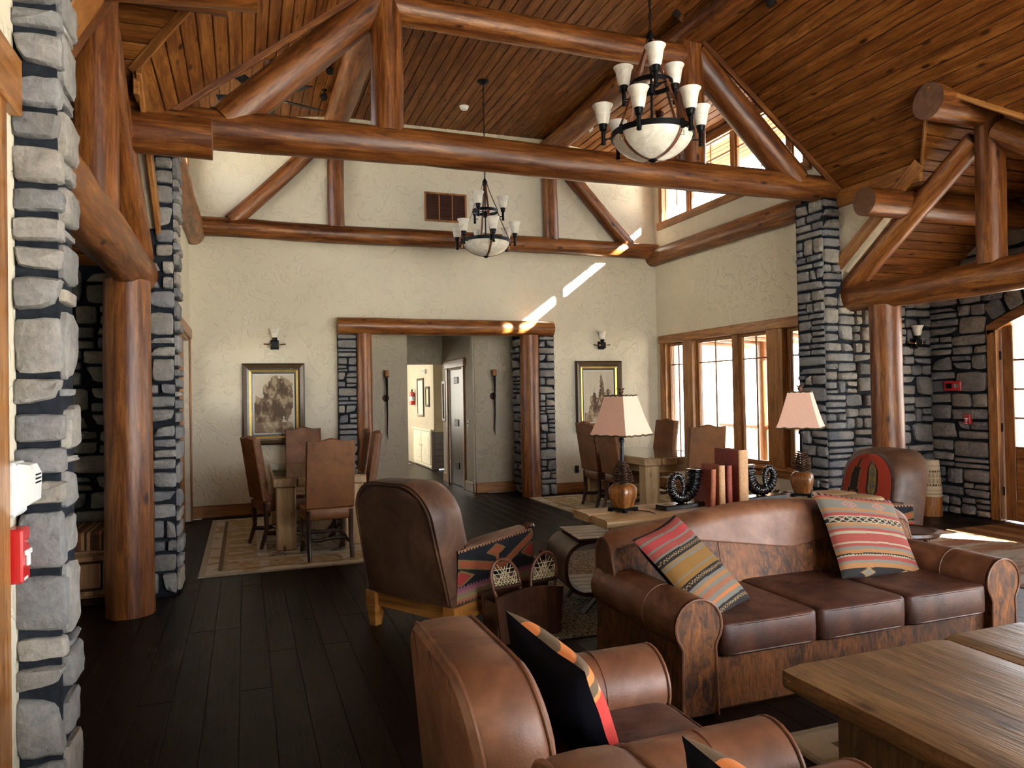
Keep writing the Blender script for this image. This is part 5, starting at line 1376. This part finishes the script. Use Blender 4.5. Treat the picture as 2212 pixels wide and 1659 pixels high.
# ---------------------------------------------------------------- stool, drum, bench
st = thing('round_side_table', 'small round dark wooden table in front of the red club chair', 'table', (4.78, 4.30, 0))
mb = MB(); mb.lathe([(.20, .455), (.24, .46), (.25, .475), (.248, .497), (.225, .505), (.215, .497), (.0, .497)], 40); obj('table_top', mb, MAT['darkwood'], st)
for k in range(3): a = 2*pi*k/3-.5; mb = MB(); mb.tube([(.16*cos(a), .16*sin(a), .46), (.20*cos(a), .20*sin(a), 0)], [.024, .018], 10); obj('leg', mb, MAT['darkwood'], st)
def drum_c(u, z):
    if z < .25: return (.085, .035, .016)
    if .40 < z < .54:
        q = (u*16) % 1; k = ((z-.40)/.07) % 1; d = sqrt((q-.5)**2+(k-.5)**2)
        return (.12, .07, .04) if (.30 < d < .38 or d < .12) else (.44, .36, .23)
    for a in (.385, .555): 
        if abs(z-a) < .012: return (.07, .04, .025) if ((u*22) % 1) < .6 else (.44, .36, .23)
    for a in (.28, .32, .62): 
        if abs(z-a) < .004: return (.18, .12, .07)
    return (.50, .41, .27)
dr = thing('floor_drum', 'tall cream painted drum with a brown base by the stone wall', 'drum', (7.98, 6.76, 0))
prof = [(.118, 0), (.122, .02), (.120, .245)]; mb = MB(); mb.lathe(prof, 32); obj('base', mb, MAT['trim'], dr)
prof = [(.128, .245), (.128, .26)]+[(.126-.032*(z-.26)/.43, z) for z in [.26+.43*i/90 for i in range(91)]]; mb = MB(); mb.lathe(prof, 96, colfn=drum_c); obj('painted_body', mb, MAT['kilim'], dr)
bn = thing('storage_bench', 'oak storage bench with striped cushion in the left alcove', 'bench', (-1.6, 6.74, 0))
def L_(a, b, nm, mat, r=.006, par=bn): return board(nm, a, b, MAT[mat], par, r)
L_((-2.3, 6.50, .07), (-.98, 6.66, .42), 'carcass', 'cabinet'); L_((-2.3, 6.55, 0), (-.98, 6.66, .07), 'plinth', 'walnut'); L_((-2.32, 6.46, .42), (-.96, 6.66, .445), 'bench_top', 'cabinet')
for xa in (-2.28, -1.62):
    dd = L_((xa+.02, 6.482, .09), (xa+.62, 6.50, .40), 'door', 'cabinet'); L_((xa+.09, 6.474, .15), (xa+.55, 6.484, .34), 'raised_panel', 'cabinet', .012, dd); 
    for (a, b) in (((xa+.07, 6.478, .13), (xa+.57, 6.486, .36)),): L_(a, b, 'panel_bead', 'walnut', .003, dd)
def bstr(u, v): return bands((u*11) % 1, [(.2, (.16, .05, .02)), (.35, (.33, .19, .07)), (.5, (.055, .03, .02)), (.7, (.36, .22, .09)), (.85, (.13, .035, .02)), (1.1, (.07, .05, .025))])
mb = MB(); w, d, h = 1.32, .55, .14
def fcu(u, v):
    a = [(0, -d/2, -h/2), (0, -d/2, h/2-.02), (0, -d/2+.02, h/2), (0, d/2, h/2)]; t_ = v*3; i = min(2, int(t_)); q = t_-i
    return (-w/2+w*u, a[i][1]+(a[i+1][1]-a[i][1])*q, a[i][2]+(a[i+1][2]-a[i][2])*q+.004*N3(u*9, v*3, 1))
mb.grid(fcu, 170, 9, colfn=bstr); mb.add([(w/2, -d/2, -h/2), (w/2, d/2, -h/2), (w/2, d/2, h/2), (w/2, -d/2, h/2)], [(0, 1, 2, 3)], 0, [(.16, .05, .02)])
obj('cushion', mb, MAT['kilim'], bn, T(-1.64, 6.735, .517), local=False)
mb = MB(); mb.cbox((-.66, -.28, -.07), (.66, .28, .06), .01); obj('cushion_core', mb, MAT['kilim'], bn, T(-1.645, 6.745, .515), local=False)

# ================================================================== ON THE WALLS
def tree_print(kind):
    def fn(u, v):
        sky = (.56, .50, .38); m = u < .03 or u > .97 or v < .025 or v > .975
        if m: return (.62, .60, .52)
        n = N3(u*6+kind, v*6, kind)+.6*N3(u*13, v*13+kind, 2)+.35*N3(u*28, v*28, 5)
        if kind < 5: d = 1-(((u-.60)/.42)**2+((v-.55)/.42)**2); d2 = 1-(((u-.2)/.28)**2+((v-.38)/.25)**2); d = max(d, d2*.8)
        else:
            d = -1
            for cx_, hh, ww in ((.35, .80, .20), (.58, .92, .26), (.80, .72, .2)):
                d = max(d, min(1-(v/hh), 1)*1.2-abs(u-cx_)/ww*1.0+.1 if v < hh else -1)
        if v < .20: base = (.36, .28, .18) if n > 0 else (.22, .15, .085); return base if n < .5 else (.48, .42, .3)
        if d+.45*n > .12:
            return (.085, .045, .022) if n < -.18 else ((.17, .105, .055) if n < .25 else (.36, .27, .165))
        return tuple(c*(1+.05*n) for c in sky)
    return fn
def picture(label, x, z0, z1, w, kind):
    t = thing('framed_picture', label, 'picture', (x, BY, (z0+z1)/2), 0, 'framed sepia prints on the back wall'); h = z1-z0
    def frame(nm, a, b, y0, y1, mat, par=t):
        """mitred frame from half sizes a to b"""
        (aw, ah), (bw, bh) = a, b
        for k in range(4):
            P = [((-aw, -ah), (aw, -ah), (bw, -bh), (-bw, -bh)), ((aw, -ah), (aw, ah), (bw, bh), (bw, -bh)), ((aw, ah), (-aw, ah), (-bw, bh), (bw, bh)), ((-aw, ah), (-aw, -ah), (-bw, -bh), (-bw, bh))][k]
            mb = MB(); V = [(P[0][0], y0, P[0][1]), (P[1][0], y0, P[1][1]), (P[2][0], y1, P[2][1]), (P[3][0], y1, P[3][1])]+[(p[0], -.002, p[1]) for p in P]
            mb.add(V, [(0, 1, 2, 3), (7, 6, 5, 4), (0, 4, 5, 1), (1, 5, 6, 2), (2, 6, 7, 3), (3, 7, 4, 0)]); obj(nm, mb, mat, par, smooth=0)
    W2, H2 = w/2, h/2
    frame('frame_outer', (W2, H2), (W2-.018, H2-.018), -.045, -.060, MAT['frame']); frame('frame_side', (W2-.018, H2-.018), (W2-.062, H2-.062), -.060, -.034, MAT['frame_mid'])
    frame('frame_inner', (W2-.062, H2-.062), (W2-.09, H2-.09), -.034, -.030, MAT['frame']); frame('gilt_slip', (W2-.09, H2-.09), (W2-.118, H2-.118), -.036, -.026, MAT['gold'])
    frame('mount', (W2-.118, H2-.118), (W2-.14, H2-.145), -.020, -.018, MAT['frame'])
    a, b = W2-.138, H2-.143; mb = MB(); mb.grid(lambda u, v: (-a+2*a*u, -.016, -b+2*b*v), 90, 120, colfn=tree_print(kind)); obj('print', mb, MAT['print'], t)
    mb = MB(); mb.box((-a, -.0235, -b), (a, -.022, b)); obj('glass', mb, MAT['picglass'], t, smooth=0)
    return t
picture('large framed sepia print of a spreading tree behind the left table', .385, .955, 2.085, .83, 1.3)
picture('framed sepia print of tall firs behind the peach lamp shade', 5.425, .955, 2.11, .83, 7.7)
def bell(mb, c, r0, r1, h, n=24, mi=0):
    prof = [(r0*.80, 0), (r0, h*.10), (r0+(r1-r0)*.22, h*.35), (r0+(r1-r0)*.36, h*.60), (r0+(r1-r0)*.56, h*.80), (r0+(r1-r0)*.82, h*.93), (r1, h), (r1-.005, h*1.005), (r0+(r1-r0)*.50, h*.80), (r0*.9, h*.3), (0, h*.08)]
    mb.lathe(prof, n, c, mi, cap=False); return mb
def sconce(label, M):
    t = thing('wall_sconce', label, 'wall lamp', M=M, group='bell glass wall lamps')   # local -Y out of the wall
    mb = MB(); mb.cbox((-.055, -.03, -.065), (.055, 0, .065), .006); mb.cbox((-.05, -.10, -.05), (.05, -.03, .05), .006); obj('back_plate', mb, MAT['iron'], t, smooth=0)
    for s_ in (-1, 1):
        mb = MB(); mb.tube([(s_*.05, -.06, .0), (s_*.10, -.055, .004), (s_*.145, -.05, .01)], [.018, .016, .018], 8, squash=.5); obj('leather_arm', mb, MAT['strap'], t)
        mb = MB(); mb.lathe([(.012, 0), (.016, .004), (.004, .010)], 10); obj('rosette', mb, MAT['brass'], t, T(s_*.055, -.09, 0) @ R(pi/2, 'X'))
    mb = MB(); mb.lathe([(.022, .05), (.034, .07), (.036, .095), (.03, .10)], 16, (0, -.07, 0)); obj('cup', mb, MAT['iron'], t)
    mb = MB(); bell(mb, (0, -.07, .098), .042, .078, .125); obj('glass_shade', mb, MAT['alabaster'], t)
    return t
sconce('bell glass wall lamp above the left framed print', T(.405, BY, 2.345)); sconce('bell glass wall lamp above the right framed print', T(5.48, BY, 2.365))
sconce('bell glass wall lamp on the dark stone wall beside the arched door', T(8.04, 7.02, 2.15))
def torch(label, x, y):
    t = thing('candle_sconce', label, 'wall sconce', (x, y, 1.55), 0, 'torch candle sconces in the portal')
    mb = MB(); mb.lathe([(.055, 0), (.05, .012), (.02, .02)], 20); obj('rose', mb, MAT['rust'], t, T(0, 0, .02) @ R(pi/2, 'X'))
    mb = MB(); mb.tube([(0, -.10, .34), (0, -.105, .30), (.004, -.10, .18), (.004, -.085, .0), (.010, -.075, -.25), (.004, -.06, -.50), (.016, -.055, -.62)], [.018, .02, .016, .014, .011, .009, .003], 8); mb.tube([(0, -.0, .02), (0, -.09, .02)], .012, 8); obj('horn_stem', mb, MAT['iron'], t)
    mb = MB(); mb.lathe([(.02, .335), (.035, .35), (.036, .356)], 16, (0, -.10, 0)); obj('drip_pan', mb, MAT['rust'], t)
    mb = MB(); mb.lathe([(.033, .356), (.034, .36), (.034, .45), (.03, .455), (.012, .452)], 18, (0, -.10, 0)); c = obj('candle', mb, MAT['wax'], t)
    mb = MB(); mb.tube([(0, -.10, .45), (.002, -.10, .47)], .002, 5); obj('wick', mb, MAT['black'], c)
torch('iron torch sconce with amber candle on the left portal wall', 2.075, 11.42); torch('iron torch sconce with amber candle on the right portal wall', 3.84, 11.42)
# grille
vg = thing('vent_grille', 'brown three panel air grille high on the back wall', 'vent', (2.905, BY, 4.445)); 
wboard_m = lambda nm, a, b, mat, par: board(nm, a, b, MAT[mat], par, .003)
for a, b in (((2.575, BY-.018, 4.225), (3.235, BY, 4.252)), ((2.575, BY-.018, 4.64), (3.235, BY, 4.667)), ((2.575, BY-.018, 4.252), (2.602, BY, 4.64)), ((3.208, BY-.018, 4.252), (3.235, BY, 4.64)), ((2.795, BY-.016, 4.252), (2.811, BY, 4.64)), ((3.0, BY-.016, 4.252), (3.016, BY, 4.64))): wboard_m('frame_bar', a, b, 'trim', vg)
for (a, b) in ((2.602, 2.795), (2.811, 3.0), (3.016, 3.208)):
    mb = MB(); mb.box((a, BY-.004, 4.252), (b, BY-.001, 4.64)); pn = obj('panel', mb, MAT['black'], vg, None, local=False, smooth=0)
    for k in range(14):
        z = 4.262+.0275*k; mb = MB(); mb.add([(a, BY-.015, z), (b, BY-.015, z), (b, BY-.005, z+.02), (a, BY-.005, z+.02), (a, BY-.012, z-.003), (b, BY-.012, z-.003), (b, BY-.002, z+.017), (a, BY-.002, z+.017)], [(0, 1, 2, 3), (7, 6, 5, 4), (0, 4, 5, 1), (1, 5, 6, 2), (2, 6, 7, 3), (3, 7, 4, 0)]); obj('louvre', mb, MAT['vent'], pn, None, local=False, smooth=0)
# outlet, switch
ol = thing('wall_outlet', 'black wall outlet low beside the right jamb of the portal', 'outlet', (5.01, BY, .37)); mb = MB(); mb.cbox((-.037, -.008, -.06), (.037, 0, .06), .003); obj('plate', mb, MAT['black'], ol, smooth=0)
for z in (-.024, .024): mb = MB(); mb.cbox((-.018, -.011, -.016), (.018, -.006, .016), .003); obj('socket', mb, MAT['iron'], ol, T(0, 0, z), smooth=0)
lsx = thing('light_switch', 'steel switch plate on the hallway wall by the door', 'switch', (3.50, 11.72, 1.12)); mb = MB(); mb.cbox((-.008, -.037, -.06), (0, .037, .06), .003); obj('plate', mb, MAT['cream'], lsx, smooth=0); mb = MB(); mb.cbox((-.018, -.006, -.012), (-.006, .006, .012), .002); obj('toggle', mb, MAT['black'], lsx, smooth=0)
# alarms
def pull_station(label, M, w=.085, h=.125, d=.048):
    t = thing('fire_alarm_pull', label, 'fire alarm', M=M, group='red pull stations')      # local -Y out of the wall
    mb = MB(); mb.cbox((-w/2, -d, -h/2), (w/2, 0, h/2), .006); obj('housing', mb, MAT['red'], t, smooth=0)
    mb = MB(); mb.cbox((-.026, -d-.010, .0), (.026, -d, .016), .002); mb.cbox((-.009, -d-.010, -.034), (.009, -d, .002), .002); obj('pull_handle', mb, MAT['white'], t, smooth=0)
    mb = MB(); mb.lathe([(.010, 0), (.010, .006), (.004, .008)], 14); obj('key_lock', mb, MAT['steel'], t, T(.004, -d, .040) @ R(pi/2, 'X'))
    mb = MB(); mb.cbox((-.028, -d-.0015, -h/2+.008), (.010, -d, -h/2+.017), .0005); obj('label_strip', mb, MAT['white'], t, smooth=0)
    return t
ME = lambda x, y, z: T(x, y, z) @ R(pi/2, 'Z')         # facing +X
MW = lambda x, y, z: T(x, y, z) @ R(-pi/2, 'Z')        # facing -X
pull_station('red fire alarm pull station on plaster beside the near left pilaster', ME(WX, 2.635, 1.135), .085, .165, .045)
pull_station('red fire alarm pull station on the stone wall left of the entry door', MW(AE-.02, 6.51, 1.19))
sb = thing('alarm_sounder', 'white alarm sounder above the red pull station at left edge', 'alarm', M=ME(WX, 2.635, 1.335))
mb = MB(); mb.cbox((-.06, -.035, -.08), (.06, 0, .085), .01); obj('base', mb, MAT['white'], sb, smooth=30)
mb = MB(); mb.prism([(-.035, -.06), (-.055, -.05), (-.075, -.035), (-.078, .045), (-.065, .075), (-.035, .08)], -.045, .045, 'x'); obj('cover', mb, MAT['white'], sb, smooth=30)
for z in (.02, .032, .044): mb = MB(); mb.cbox((-.03, -.080, -.0025), (.03, -.074, .0025), .001); obj('slot', mb, MAT['iron'], sb, T(0, 0, z), smooth=0)
hs = thing('horn_strobe', 'red horn strobe on the dark stone wall beside the arched door', 'alarm', M=MW(AE-.02, 6.70, 1.60))
mb = MB(); mb.cbox((-.115, -.04, -.06), (.115, 0, .06), .008); obj('housing', mb, MAT['red'], hs, smooth=0); mb = MB(); mb.cbox((-.085, -.048, -.032), (-.005, -.038, .032), .003); obj('grille', mb, MAT['iron'], hs, smooth=0)
mb = MB(); mb.lathe([(.032, 0), (.028, .012), (.01, .02)], 18); obj('strobe_lens', mb, MAT['steel'], hs, T(.055, -.04, 0) @ R(pi/2, 'X'))
# ================================================================== CEILING FITTINGS
def chandelier(label, loc, rz_, ztop):
    t = thing('chandelier', label, 'chandelier', loc, rz_, 'two tier iron chandeliers')     # origin at the bottom finial
    def band(r, z, h, th_=.008, n=48):
        mb = MB(); mb.lathe([(r-th_, z), (r, z), (r, z+h), (r-th_, z+h), (r-th_, z)], n, cap=False); return mb
    obj('lower_ring', band(.318, .190, .042), MAT['iron'], t); obj('upper_ring', band(.165, .585, .036), MAT['iron'], t)
    R_ = .44; a0 = math.asin(.305/R_); mb = MB(); prof = []
    for i in range(15): a = radians(80)*i/14; prof.append((max(.002, .310*sin(a)), .197-.175*(cos(a)-cos(radians(80)))/(1-cos(radians(80)))))
    mb.lathe(prof+[(r-.006, z+.006) for r, z in prof[::-1]], 48, cap=False); obj('glass_bowl', mb, MAT['alabaster'], t)
    mb = MB(); mb.lathe([(.006, 0), (.022, .006), (.034, .018), (.034, .032), (.012, .036)], 16); obj('finial', mb, MAT['iron'], t)
    mb = MB(); mb.tube([(0, 0, .03), (0, 0, .985)], .010, 8); mb.lathe([(.01, .93), (.03, .94), (.034, .98), (.02, 1.01), (.008, 1.03)], 14); mb.lathe([(.01, .52), (.028, .53), (.028, .60), (.01, .61)], 12)
    for k in range(3): a = 2*pi*k/3+.5; mb.tube([(0, 0, .60), (.16*cos(a), .16*sin(a), .60)], .006, 6)
    for k in range(3): a = 2*pi*k/3+.2; mb.tube([(0, 0, .21), (.312*cos(a), .312*sin(a), .21)], .006, 6)
    obj('centre_rod', mb, MAT['iron'], t)
    for k in range(4):
        a = 2*pi*k/4+1.17; c_, s_ = cos(a), sin(a); tg = Vector((-s_, c_, 0))
        def strap(pts, nm='leather_strap', wd=.013):
            V = []; 
            for r, z in pts: p = Vector((r*c_, r*s_, z)); V += [p+tg*wd, p-tg*wd]
            V += [v+Vector((c_*.004, s_*.004, .001)) for v in V]; n = len(pts); F = []
            for i in range(n-1):
                F += [(2*i, 2*i+1, 2*i+3, 2*i+2), (2*n+2*i, 2*n+2*i+2, 2*n+2*i+3, 2*n+2*i+1), (2*i, 2*i+2, 2*n+2*i+2, 2*n+2*i), (2*i+1, 2*n+2*i+1, 2*n+2*i+3, 2*i+3)]
            mb = MB(); mb.add(V, F); return obj(nm, mb, MAT['strap'], t, smooth=0)
        b_ = strap([(.322, .185)]+[(r+.006, z-.004) for r, z in prof[::-1][1:-1:2]]+[(.034, .024)])
        mb = MB(); mb.tube([Vector((.30*c_, .30*s_, .140))+tg*x_+Vector((c_, s_, 0))*(.012)+Vector((0, 0, z_)) for x_, z_ in ((-.018, -.018), (.018, -.018), (.018, .018), (-.018, .018))], .003, 5, closed=True); obj('buckle', mb, MAT['brass'], b_)
        mb = MB(); mb.cbox((.31, -.016, .17), (.326, .016, .245), .004); obj('strap_clip', mb, MAT['iron'], b_, R(a, 'Z'), smooth=0)
        strap([(.318, .235), (.25, .38), (.20, .50), (.168, .59)]); strap([(.165, .62), (.10, .76), (.05, .88), (.03, .95)])
    def light(a, r, zc, ring_r):
        c_, s_ = cos(a), sin(a); x, y = r*c_, r*s_
        mb = MB(); mb.lathe([(.012, zc-.105), (.019, zc-.10), (.019, zc-.085), (.015, zc-.08), (.017, zc), (.028, zc+.012), (.028, zc+.03), (.034, zc+.045), (.034, zc+.06), (.02, zc+.06)], 14, (x, y, 0)); mb.tube([(ring_r*c_, ring_r*s_, zc-.055), (x, y, zc-.055)], .006, 6)
        a_ = obj('torch_cup', mb, MAT['iron'], t)
        mb = MB(); bell(mb, (x, y, zc+.056), .045, .080, .148, 24); obj('glass_shade', mb, MAT['alabaster'], a_)
    for k in range(6): light(2*pi*k/6+.16, .385, .235, .318)
    for k in range(3): light(2*pi*k/3+1.60, .23, .595, .165)
    # chain and canopy
    L = ztop-loc[2]; n = int((L-1.03-.05)/.05); ch = MB()
    for i in range(n):
        z = 1.04+.05*i; p = []
        for k in range(10):
            a = 2*pi*k/10; q = .011*cos(a); p.append((q, 0, z+.03*sin(a)) if i % 2 else (0, q, z+.03*sin(a)))
        ch.tube(p, .0032, 5, closed=True)
    ch.tube([(.004, .004, 1.02), (.004, -.004, L-.03)], .003, 5); obj('chain', ch, MAT['iron'], t)
    mb = MB(); mb.lathe([(.012, L-.055), (.045, L-.035), (.075, L-.012), (.078, L-.002)], 24); obj('canopy', mb, MAT['iron'], t)
    return t
chandelier('small looking far iron chandelier hanging before the back wall', (2.945, 8.93, 3.355), .3, FLATZ)
chandelier('large near iron chandelier hanging above the sofa in front of the truss', (2.985, 4.90, 3.365), .62, FLATZ)
def ceiling_fan(label, loc, ztop, rz_):
    t = thing('ceiling_fan', label, 'ceiling fan', loc, rz_, 'dark ceiling fans of the rear hall'); L = ztop-loc[2]
    mb = MB(); mb.tube([(0, 0, .05), (0, 0, L)], .011, 8); obj('down_rod', mb, MAT['iron'], t)
    mb = MB(); mb.lathe([(.02, L-.09), (.05, L-.07), (.062, L-.02), (.062, L)], 20); obj('canopy', mb, MAT['rust'], t)
    mb = MB(); mb.lathe([(.03, -.09), (.09, -.07), (.12, -.03), (.12, .03), (.08, .06), (.02, .075)], 24); obj('motor', mb, MAT['iron'], t)
    for k in range(5):
        a = 2*pi*k/5; mb = MB(); mb.cbox((.15, -.065, -.004), (.62, .065, .004), .003); b_ = obj('blade', mb, MAT['iron'], t, R(a, 'Z') @ R(.2, 'X'), smooth=0)
        mb = MB(); mb.cbox((.10, -.02, -.006), (.20, .02, .002), .002); obj('blade_arm', mb, MAT['steel'], b_, smooth=0)
    return t
ceiling_fan('dark ceiling fan hanging behind the left rafter of the big truss', (.34, 8.92, 5.10), rz(.34), .35)
ceiling_fan('dark ceiling fan hanging behind the large chandelier', (5.56, 8.92, 5.10), rz(5.56), .1)
def spot(label, loc, aim, lens=True):
    t = thing('spotlight', label, 'spotlight', loc, 0, 'small ceiling spotlights')
    d = Vector(aim).normalized(); up = Vector((0, 0, 1)); mb = MB(); mb.lathe([(.035, 0), (.035, -.014), (.015, -.02)], 16); obj('base', mb, MAT['black'], t)
    mb = MB(); mb.tube([(0, 0, -.015), (0, 0, -.06)], .008, 6); obj('arm', mb, MAT['black'], t)
    h = Vector((0, 0, -.08)); M = align(h-d*.05, h+d); mb = MB(); mb.lathe([(.018, 0), (.028, .01), (.033, .05), (.045, .075), (.046, .10), (.040, .10)], 18); a_ = obj('head', mb, MAT['black'], t, M)
    mb = MB(); mb.lathe([(.0, .088), (.030, .092), (.041, .097)], 18, cap=False); obj('bulb', mb, MAT['lens'], a_)
    return t
spot('white faced spotlight high on the left above the truss rafter', (.60, 8.85, rz(.60)), (.2, -.9, -.8))
spot('spotlight under the rafter, upper of the pair near the left queen post', (1.02, 8.95, rz(1.02)), (-.3, -.9, -.9))
spot('spotlight under the rafter, lower of the pair near the left queen post', (1.03, 9.75, rz(1.03)), (-.3, -.9, -.9))
spot('spotlight on the ceiling just left of the large chandelier', (4.86, 9.75, rz(4.86)), (.6, -.7, -.9))
spot('small black spotlight at the top edge on the right ceiling slope', (4.72, 5.60, nz(4.72)), (.5, -.2, -.9))
sd = thing('smoke_detector', 'round white smoke detector on the board ceiling', 'smoke detector', (2.945, 9.80, FLATZ)); mb = MB(); mb.lathe([(.062, 0), (.066, -.012), (.058, -.026), (.05, -.045), (.03, -.052), (0, -.053)], 24); obj('housing', mb, MAT['white'], sd); mb = MB(); mb.lathe([(.068, -.001), (.068, -.006), (.05, -.008)], 24); obj('base', mb, MAT['cream'], sd)

# ================================================================== DOWN THE HALLWAY
cb = thing('hall_cabinet', 'ivory cabinet with two panelled doors far down the hallway', 'cabinet', (4.1, 16.5, 0))
def cbx(nm, a, b, mat, par=cb, r=.004): return board(nm, a, b, MAT[mat], par, r)
cbx('carcass', (3.80, 15.58, .02), (3.84, 17.3, .82), 'cream'); cbx('end_panel', (3.80, 15.50, .0), (4.6, 15.58, .82), 'walnut'); cbx('counter', (3.76, 15.46, .82), (3.90, 17.35, .86), 'cream')
for k in range(6): cbx('end_board', (3.86, 15.485, .03+.13*k), (4.6, 15.50, .145+.13*k), 'walnut')
for a in (15.62, 16.46):
    dd = cbx('door', (3.782, a, .08), (3.80, a+.80, .80), 'cream'); cbx('inset_panel', (3.776, a+.11, .18), (3.784, a+.69, .70), 'cream', dd); mb = MB(); mb.lathe([(.012, 0), (.015, .012), (.006, .02)], 10); obj('knob', mb, MAT['brass'], dd, T(3.782, a+(.06 if a > 16 else .74), .48) @ R(-pi/2, 'Y'), local=False)
def hall_pic(label, x, y0, y1, z0, z1, inner):
    t = thing('hall_picture', label, 'picture', (x, (y0+y1)/2, (z0+z1)/2), 0, 'small frames in the hallway')
    for a, b in (((x-.03, y0, z0), (x, y0+.05, z1)), ((x-.03, y1-.05, z0), (x, y1, z1)), ((x-.03, y0+.05, z0), (x, y1-.05, z0+.05)), ((x-.03, y0+.05, z1-.05), (x, y1-.05, z1))): board('frame_bar', a, b, MAT['frame'], t, .003)
    board('picture', (x-.012, y0+.05, z0+.05), (x-.004, y1-.05, z1-.05), MAT[inner], t, .001)
hall_pic('tall framed notice board on the far hallway wall', 3.84, 16.32, 16.95, 1.12, 2.0, 'page'); hall_pic('small framed picture next to the far hallway corner', 3.84, 15.78, 16.12, 1.35, 1.80, 'gut'); hall_pic('bright glazed frame beside the hallway door', 3.50, 13.08, 13.32, 1.12, 1.86, 'page')
fe = thing('fire_extinguisher', 'small red fire extinguisher on the far hallway wall', 'extinguisher', (3.77, 17.28, 1.38)); mb = MB(); mb.lathe([(.05, 0), (.062, .01), (.062, .27), (.045, .31), (.02, .325)], 18); obj('cylinder', mb, MAT['red'], fe); mb = MB(); mb.lathe([(.02, .325), (.02, .36), (.01, .365)], 10); mb.cbox((-.01, -.08, .36), (.01, .03, .375), .003); obj('valve', mb, MAT['iron'], fe); mb = MB(); mb.lathe([(.0635, .10), (.0635, .20)], 18, cap=False); obj('label_band', mb, MAT['white'], fe)
mb = MB(); mb.tube([(0, -.03, .35), (0, -.09, .30), (0, -.085, .12)], .010, 6); obj('hose', mb, MAT['black'], fe)
el = thing('emergency_lamp', 'small white emergency lamp high on the far hallway wall', 'lamp', (3.84, 16.15, 2.14)); mb = MB(); mb.cbox((-.05, -.10, -.05), (0, .10, .05), .006); obj('housing', mb, MAT['white'], el, smooth=0)
for y in (-.06, .06): mb = MB(); mb.lathe([(.03, 0), (.035, .03), (.02, .035)], 12); obj('lamp_head', mb, MAT['steel'], el, T(-.05, y, 0) @ R(-pi/2, 'Y'))
hl = thing('hall_desk_lamp', 'small glowing lamp at the far end of the hallway', 'lamp', (3.45, 18.5, .9)); mb = MB(); mb.lathe([(.06, 0), (.03, .02), (.02, .20)], 16); obj('base', mb, MAT['iron'], hl); mb = MB(); mb.lathe([(.12, .20), (.07, .42)], 20, cap=False); obj('lamp_shade', mb, MAT['pendant'], hl)
dk = thing('hall_stand', 'dark stand under the small lamp at the hallway end', 'stand', (3.45, 18.5, 0)); mb = MB(); mb.cbox((-.2, -.2, .84), (.2, .2, .9), .01); obj('top', mb, MAT['walnut'], dk, smooth=0)
for x in (-1, 1):
    for y in (-1, 1): mb = MB(); mb.cbox((x*.16-.02, y*.16-.02, 0), (x*.16+.02, y*.16+.02, .84), .004); obj('leg', mb, MAT['walnut'], dk, smooth=0)
hw_ = thing('hall_mat', 'pale mat on the floor at the far end of the hallway', 'mat', (3.2, 17.7, 0)); mb = MB(); mb.cbox((-.45, -.7, .0005), (.45, .7, .010), .003); obj('pile', mb, MAT['gut'], hw_, smooth=0)
